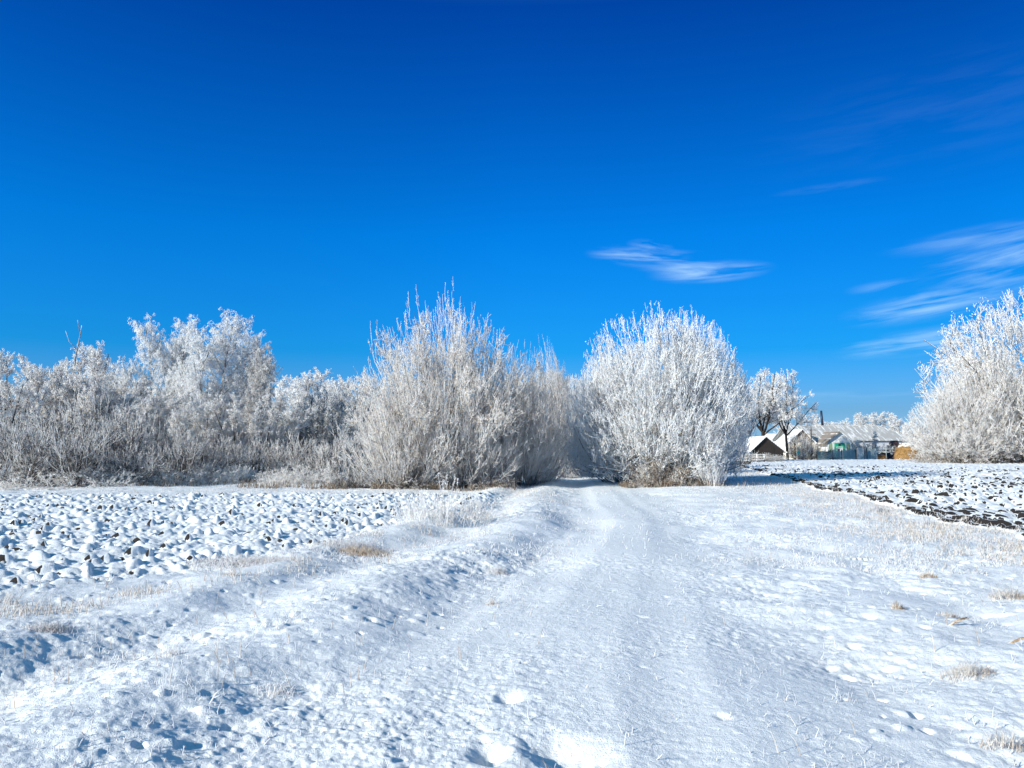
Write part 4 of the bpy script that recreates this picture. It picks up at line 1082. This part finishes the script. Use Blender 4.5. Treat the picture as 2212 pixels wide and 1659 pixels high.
# rail fences
def rails(zx0, zx1, Y, h, n, label, mat=M_POLE, zs=None, group=None):
    x0, x1 = at(725 + zx0 * .0904, 480, Y).x, at(725 + zx1 * .0904, 480, Y).x; g = gz(x0, Y)
    o = empty('rail_fence', (x0, Y, g)); tag(o, label, 'fence', group)
    for z in (zs or (h, h * .55)):
        m = MB(); m.tube([(-.1, 0, z), ((x1 - x0) / 2, 0, z + .03), (x1 - x0 + .1, 0, z - .02)], .055, 7, 0); r_ = m.build('rail', mat, o, (0, 0, 0), True)
        m = MB(); m.box(-.05, x1 - x0, -.05, .05, z + .045, z + .085); m.build('snow_cap', M_TRIM, r_)
    for i in range(n):
        m = MB(); q = (x1 - x0) * i / (n - 1); m.tube([(q, 0, -.2), (q, 0, h + .1)], .07, 7); m.build('post', mat, o, (0, 0, 0), True)


rails(1690, 1900, 133, 1.75, 3, 'grey pole railing in front of the dark covered hay', M_PICK, (1.7, 1.25))
rails(200, 440, 96, .95, 4, 'low weathered rail fence with snow on top before the black shed', M_BARK, (.9, .6, .3))
m = MB(); X0 = at(741, 480, 84).x
lp = empty('log_pile', (X0 - 6.4, 84, gz(X0 - 3, 84))); tag(lp, 'dark fallen log topped with snow left of the low rail fence', 'log')
m.tube([(0, 0, .28), (3, .2, .3), (7.5, .3, .34)], [.26, .25, .2], 9); lg = m.build('log', M_BARKD, lp, (0, 0, 0), True)
m = MB(); m.box(.1, 7.3, -.1, .35, .50, .58); m.build('snow_cap', M_TRIM, lp)
# brown gate far in the gap of the trees
X = at(568, 480, 78).x; g = empty('wooden_gate', (X, 78, gz(X, 78))); tag(g, 'brown wooden gate far down the track between the bushes', 'gate')
m = MB()
for i in range(11): m.box(i * .19, i * .19 + .15, 0, .04, .15, 1.45)
m.build('boards', M_BROWNB, g)
for z in (.4, 1.25): m = MB(); m.box(0, 2.05, -.05, -.003, z, z + .1); m.build('rail', M_POLE, g)
for q in (-.1, 2.1): m = MB(); m.box(q - .08, q + .08, -.08, .08, -.2, 1.7); m.build('post', M_POLE, g)


def mound(name, zx0, zx1, Y, h, mat, label, cat, dep=1.6, snowthr=.5):
    """haystack-like mound: rounded, shaggy, with a broken cap of snow"""
    x0, x1 = at(725 + zx0 * .0904, 480, Y).x, at(725 + zx1 * .0904, 480, Y).x; cx = (x0 + x1) / 2; w = (x1 - x0) / 2
    g = gz(cx, Y); n1, n2 = 72, 34
    V = np.zeros((n2, n1, 3))
    for j in range(n2):
        t_ = j / (n2 - 1); ph = t_ * math.pi / 2
        for i in range(n1):
            a = i / n1 * 2 * math.pi; rr = math.cos(ph) ** .62
            V[j, i] = (w * rr * math.cos(a), dep * rr * math.sin(a), h * math.sin(ph) ** .85)
    nz_ = fbm(V[..., 0] * 1.0 + 3 * V[..., 2], V[..., 1] + V[..., 2] * 1.3, .6, 3, 3)
    V *= (1 + .055 * nz_)[..., None]; V[0, :, 2] = -.1
    F = [(j * n1 + i, j * n1 + (i + 1) % n1, (j + 1) * n1 + (i + 1) % n1, (j + 1) * n1 + i) for j in range(n2 - 1) for i in range(n1)]
    root = empty(name, (cx, Y, g)); tag(root, label, cat)
    link('heap', np_mesh('heap', V.reshape(-1, 3), np.array(F), None, [mat]), root)
    # snow cap: thick shell over the upper faces
    C = np.array(V); keep = []
    nn = fbm(C[..., 0] * 1.0 + 9, C[..., 1] * 1.5 + C[..., 2] * .6, .9, 2, 8)
    for k, f_ in enumerate(F):
        c = C.reshape(-1, 3)[list(f_)].mean(0); q = nn.reshape(-1)[f_[0]]
        if c[2] / h + .30 * q > snowthr: keep.append(f_)
    up = C * np.array([1.03, 1.04, 1.0]) + np.array([0, 0, .07])
    sb = link('snow_cap', np_mesh('snow_cap', up.reshape(-1, 3), np.array(keep), None, [M_TRIM]), root)
    sb.modifiers.new('s', 'SOLIDIFY').thickness = .12
    # loose straws
    n = 1500; a = rng.random(n) * 6.283; ph = rng.random(n) * 1.4; rr = np.cos(ph) ** .62
    c = np.stack([w * rr * np.cos(a), dep * rr * np.sin(a), h * np.sin(ph) ** .85], -1) * 1.0
    d = rng.normal(size=(n, 3)); d[:, 2] -= .6; d = norm(d)
    P_ = np.stack([c, c + d * .35], 1); Vt, Ft = tubes([(P_, np.full((n, 2), .012))], 3)
    link('straw', np_mesh('straw', Vt, Ft, None, [mat]), root)['kind'] = 'stuff'
    return root


mound('haystack', 1893, 2215, 131, 2.75, M_HAY, 'big golden-brown haystack streaked with snow beside the huge right tree', 'haystack', 1.9, .80)
mound('covered_hay', 1700, 1905, 136, 1.25, M_TARP, 'low dark covered heap with snow on top left of the haystack', 'heap', 1.2, .80)
mound('hay_heap', 1712, 1785, 133.5, .55, M_HAY, 'small heap of hay in front of the dark covered heap', 'heap', .6, 1.3)
# dark barrel-like water tank by the wall and small hut
X = hx(1885, 146); o = empty('water_tank', (X, 146, 0)); tag(o, 'dark brown tank on posts under the eave right of the spruce', 'tank')
m = MB(); m.tube([(-.75, 0, 2.75), (-.55, 0, 2.75), (.55, 0, 2.75), (.75, 0, 2.75)], [.35, .6, .6, .35], 14); m.build('barrel', plain('rusty_tank', (.09, .05, .05), None, 3, .6), o, (0, 0, 0), True)
for q in (-.45, .45): m = MB(); m.box(q - .06, q + .06, -.1, .1, -.2, 2.3); m.build('leg', M_POLE, o)
# bushes by the house
plant('spreading', 'garden_tree', 1852, 950, 146, 'small dark-branched garden tree right of the green entrance', 'tree', 'garden trees before the long building', 1, .6)
plant('spruce', 'spruce_tree', 1893, 932, 143, 'small frosted spruce in front of the long roof', 'tree', 'garden trees before the long building', 0, 1.0)
plant('thicket', 'garden_bush', 1862, 950, 144, 'pale frosted garden bush left of the spruce', 'bush', 'garden trees before the long building', None, 1.5, 0, {M_FRD.name: M_FR})
plant('shrub', 'garden_bush', 1915, 958, 143, 'pale frosted garden bush right of the spruce', 'bush', 'garden trees before the long building', None, 1.5)
for px, tp, Y, lb in ((1725, 932, 142, 'bare shrub before the left part of the cream wall'), (1750, 950, 142, 'bare shrub left of the utility pole'), (1738, 975, 138, 'low bare shrub beside the person in teal'), (1800, 978, 136, 'low frosted bush at the foot of the picket fence')):
    plant('shrub', 'bare_shrub', px, tp, Y, lb, 'shrub', 'bare shrubs before the cream wall', None, 1.3)
for px, tp, Y, lb in ((1655, 978, 100, 'bluish frosted reeds before the black shed, left clump'), (1680, 982, 101, 'bluish frosted reeds before the black shed, right clump'), (1622, 978, 99, 'bluish frosted weeds left of the black shed door')):
    plant('fan', 'frosted_reeds', px, tp, Y, lb, 'bush', 'frosted reeds before the shed', None, 1.6)
for zx, h_ in ((783, 3.0), ):
    X = hx(zx, 141); m = MB(); m.tube([(0, 0, -.2), (0, 0, h_)], [.16, .13], 9); tag(m.build('fence_post', M_POLE, None, (X, 141, 0), True), 'thick grey post standing before the left part of the cream wall', 'post')


def person():
    Y = 139.0; X = at(725 + 820 * .0904, 480, Y).x; z = gz(X, Y)
    J = {'pel': (0, 0, .92), 'wst': (0, 0, 1.08), 'chs': (0, .0, 1.36), 'nek': (0, 0, 1.50), 'hd0': (0, -.01, 1.60), 'hd1': (0, -.02, 1.72),
         'sl': (-.19, 0, 1.42), 'el': (-.25, .02, 1.14), 'wl': (-.22, -.10, .92), 'sr': (.19, 0, 1.42), 'er': (.26, .02, 1.14), 'wr': (.22, -.1, .92),
         'hl': (-.09, 0, .88), 'kl': (-.11, -.02, .48), 'al': (-.10, .03, .08), 'tl': (-.10, -.14, .03), 'hr': (.09, 0, .88), 'kr': (.12, .05, .48), 'ar': (.12, .12, .08), 'tr': (.12, -.04, .03)}
    rad = {'pel': .15, 'wst': .14, 'chs': .17, 'nek': .06, 'hd0': .085, 'hd1': .10, 'sl': .075, 'el': .055, 'wl': .04, 'sr': .075, 'er': .055, 'wr': .04, 'hl': .10, 'kl': .065, 'al': .05, 'tl': .045, 'hr': .10, 'kr': .065, 'ar': .05, 'tr': .045}
    names = list(J); E = [('pel', 'wst'), ('wst', 'chs'), ('chs', 'nek'), ('nek', 'hd0'), ('hd0', 'hd1'), ('chs', 'sl'), ('sl', 'el'), ('el', 'wl'), ('chs', 'sr'), ('sr', 'er'), ('er', 'wr'),
                          ('pel', 'hl'), ('hl', 'kl'), ('kl', 'al'), ('al', 'tl'), ('pel', 'hr'), ('hr', 'kr'), ('kr', 'ar'), ('ar', 'tr')]
    me = bpy.data.meshes.new('person'); me.from_pydata([J[n] for n in names], [(names.index(a), names.index(b)) for a, b in E], [])
    for m_ in (M_TEAL, M_TROU, M_SKIN): me.materials.append(m_)
    o = link('person', me, None, (X, Y, z)); sk = o.modifiers.new('skin', 'SKIN'); o.modifiers.new('sub', 'SUBSURF').levels = 1; o.modifiers['sub'].render_levels = 1
    for i, n in enumerate(names):
        v = me.skin_vertices[0].data[i]; v.radius = (rad[n], rad[n]); v.use_root = n == 'pel'
    dg = bpy.context.evaluated_depsgraph_get(); dg.update(); ev = bpy.data.meshes.new_from_object(o.evaluated_get(dg))
    o.modifiers.clear(); o.data = ev; ev.materials.clear()
    for m_ in (M_TEAL, M_TROU, M_SKIN): ev.materials.append(m_)
    for p in ev.polygons:
        c = p.center; p.use_smooth = True; p.material_index = 2 if c.z > 1.5 else (1 if c.z < .80 and abs(c.x) < .19 or c.z < .6 else 0)
    bm = MB(); bm.tube([(0, .0, 1.60), (0, .0, 1.70), (0, .0, 1.80), (0, 0, 1.84)], [.115, .125, .09, .02], 12); bm.build('headscarf', M_TEAL, o, (0, .015, 0), True)
    tag(o, 'person in a teal coat and mauve trousers standing before the cream wall', 'person')


person()
print('objects', len(S.objects))
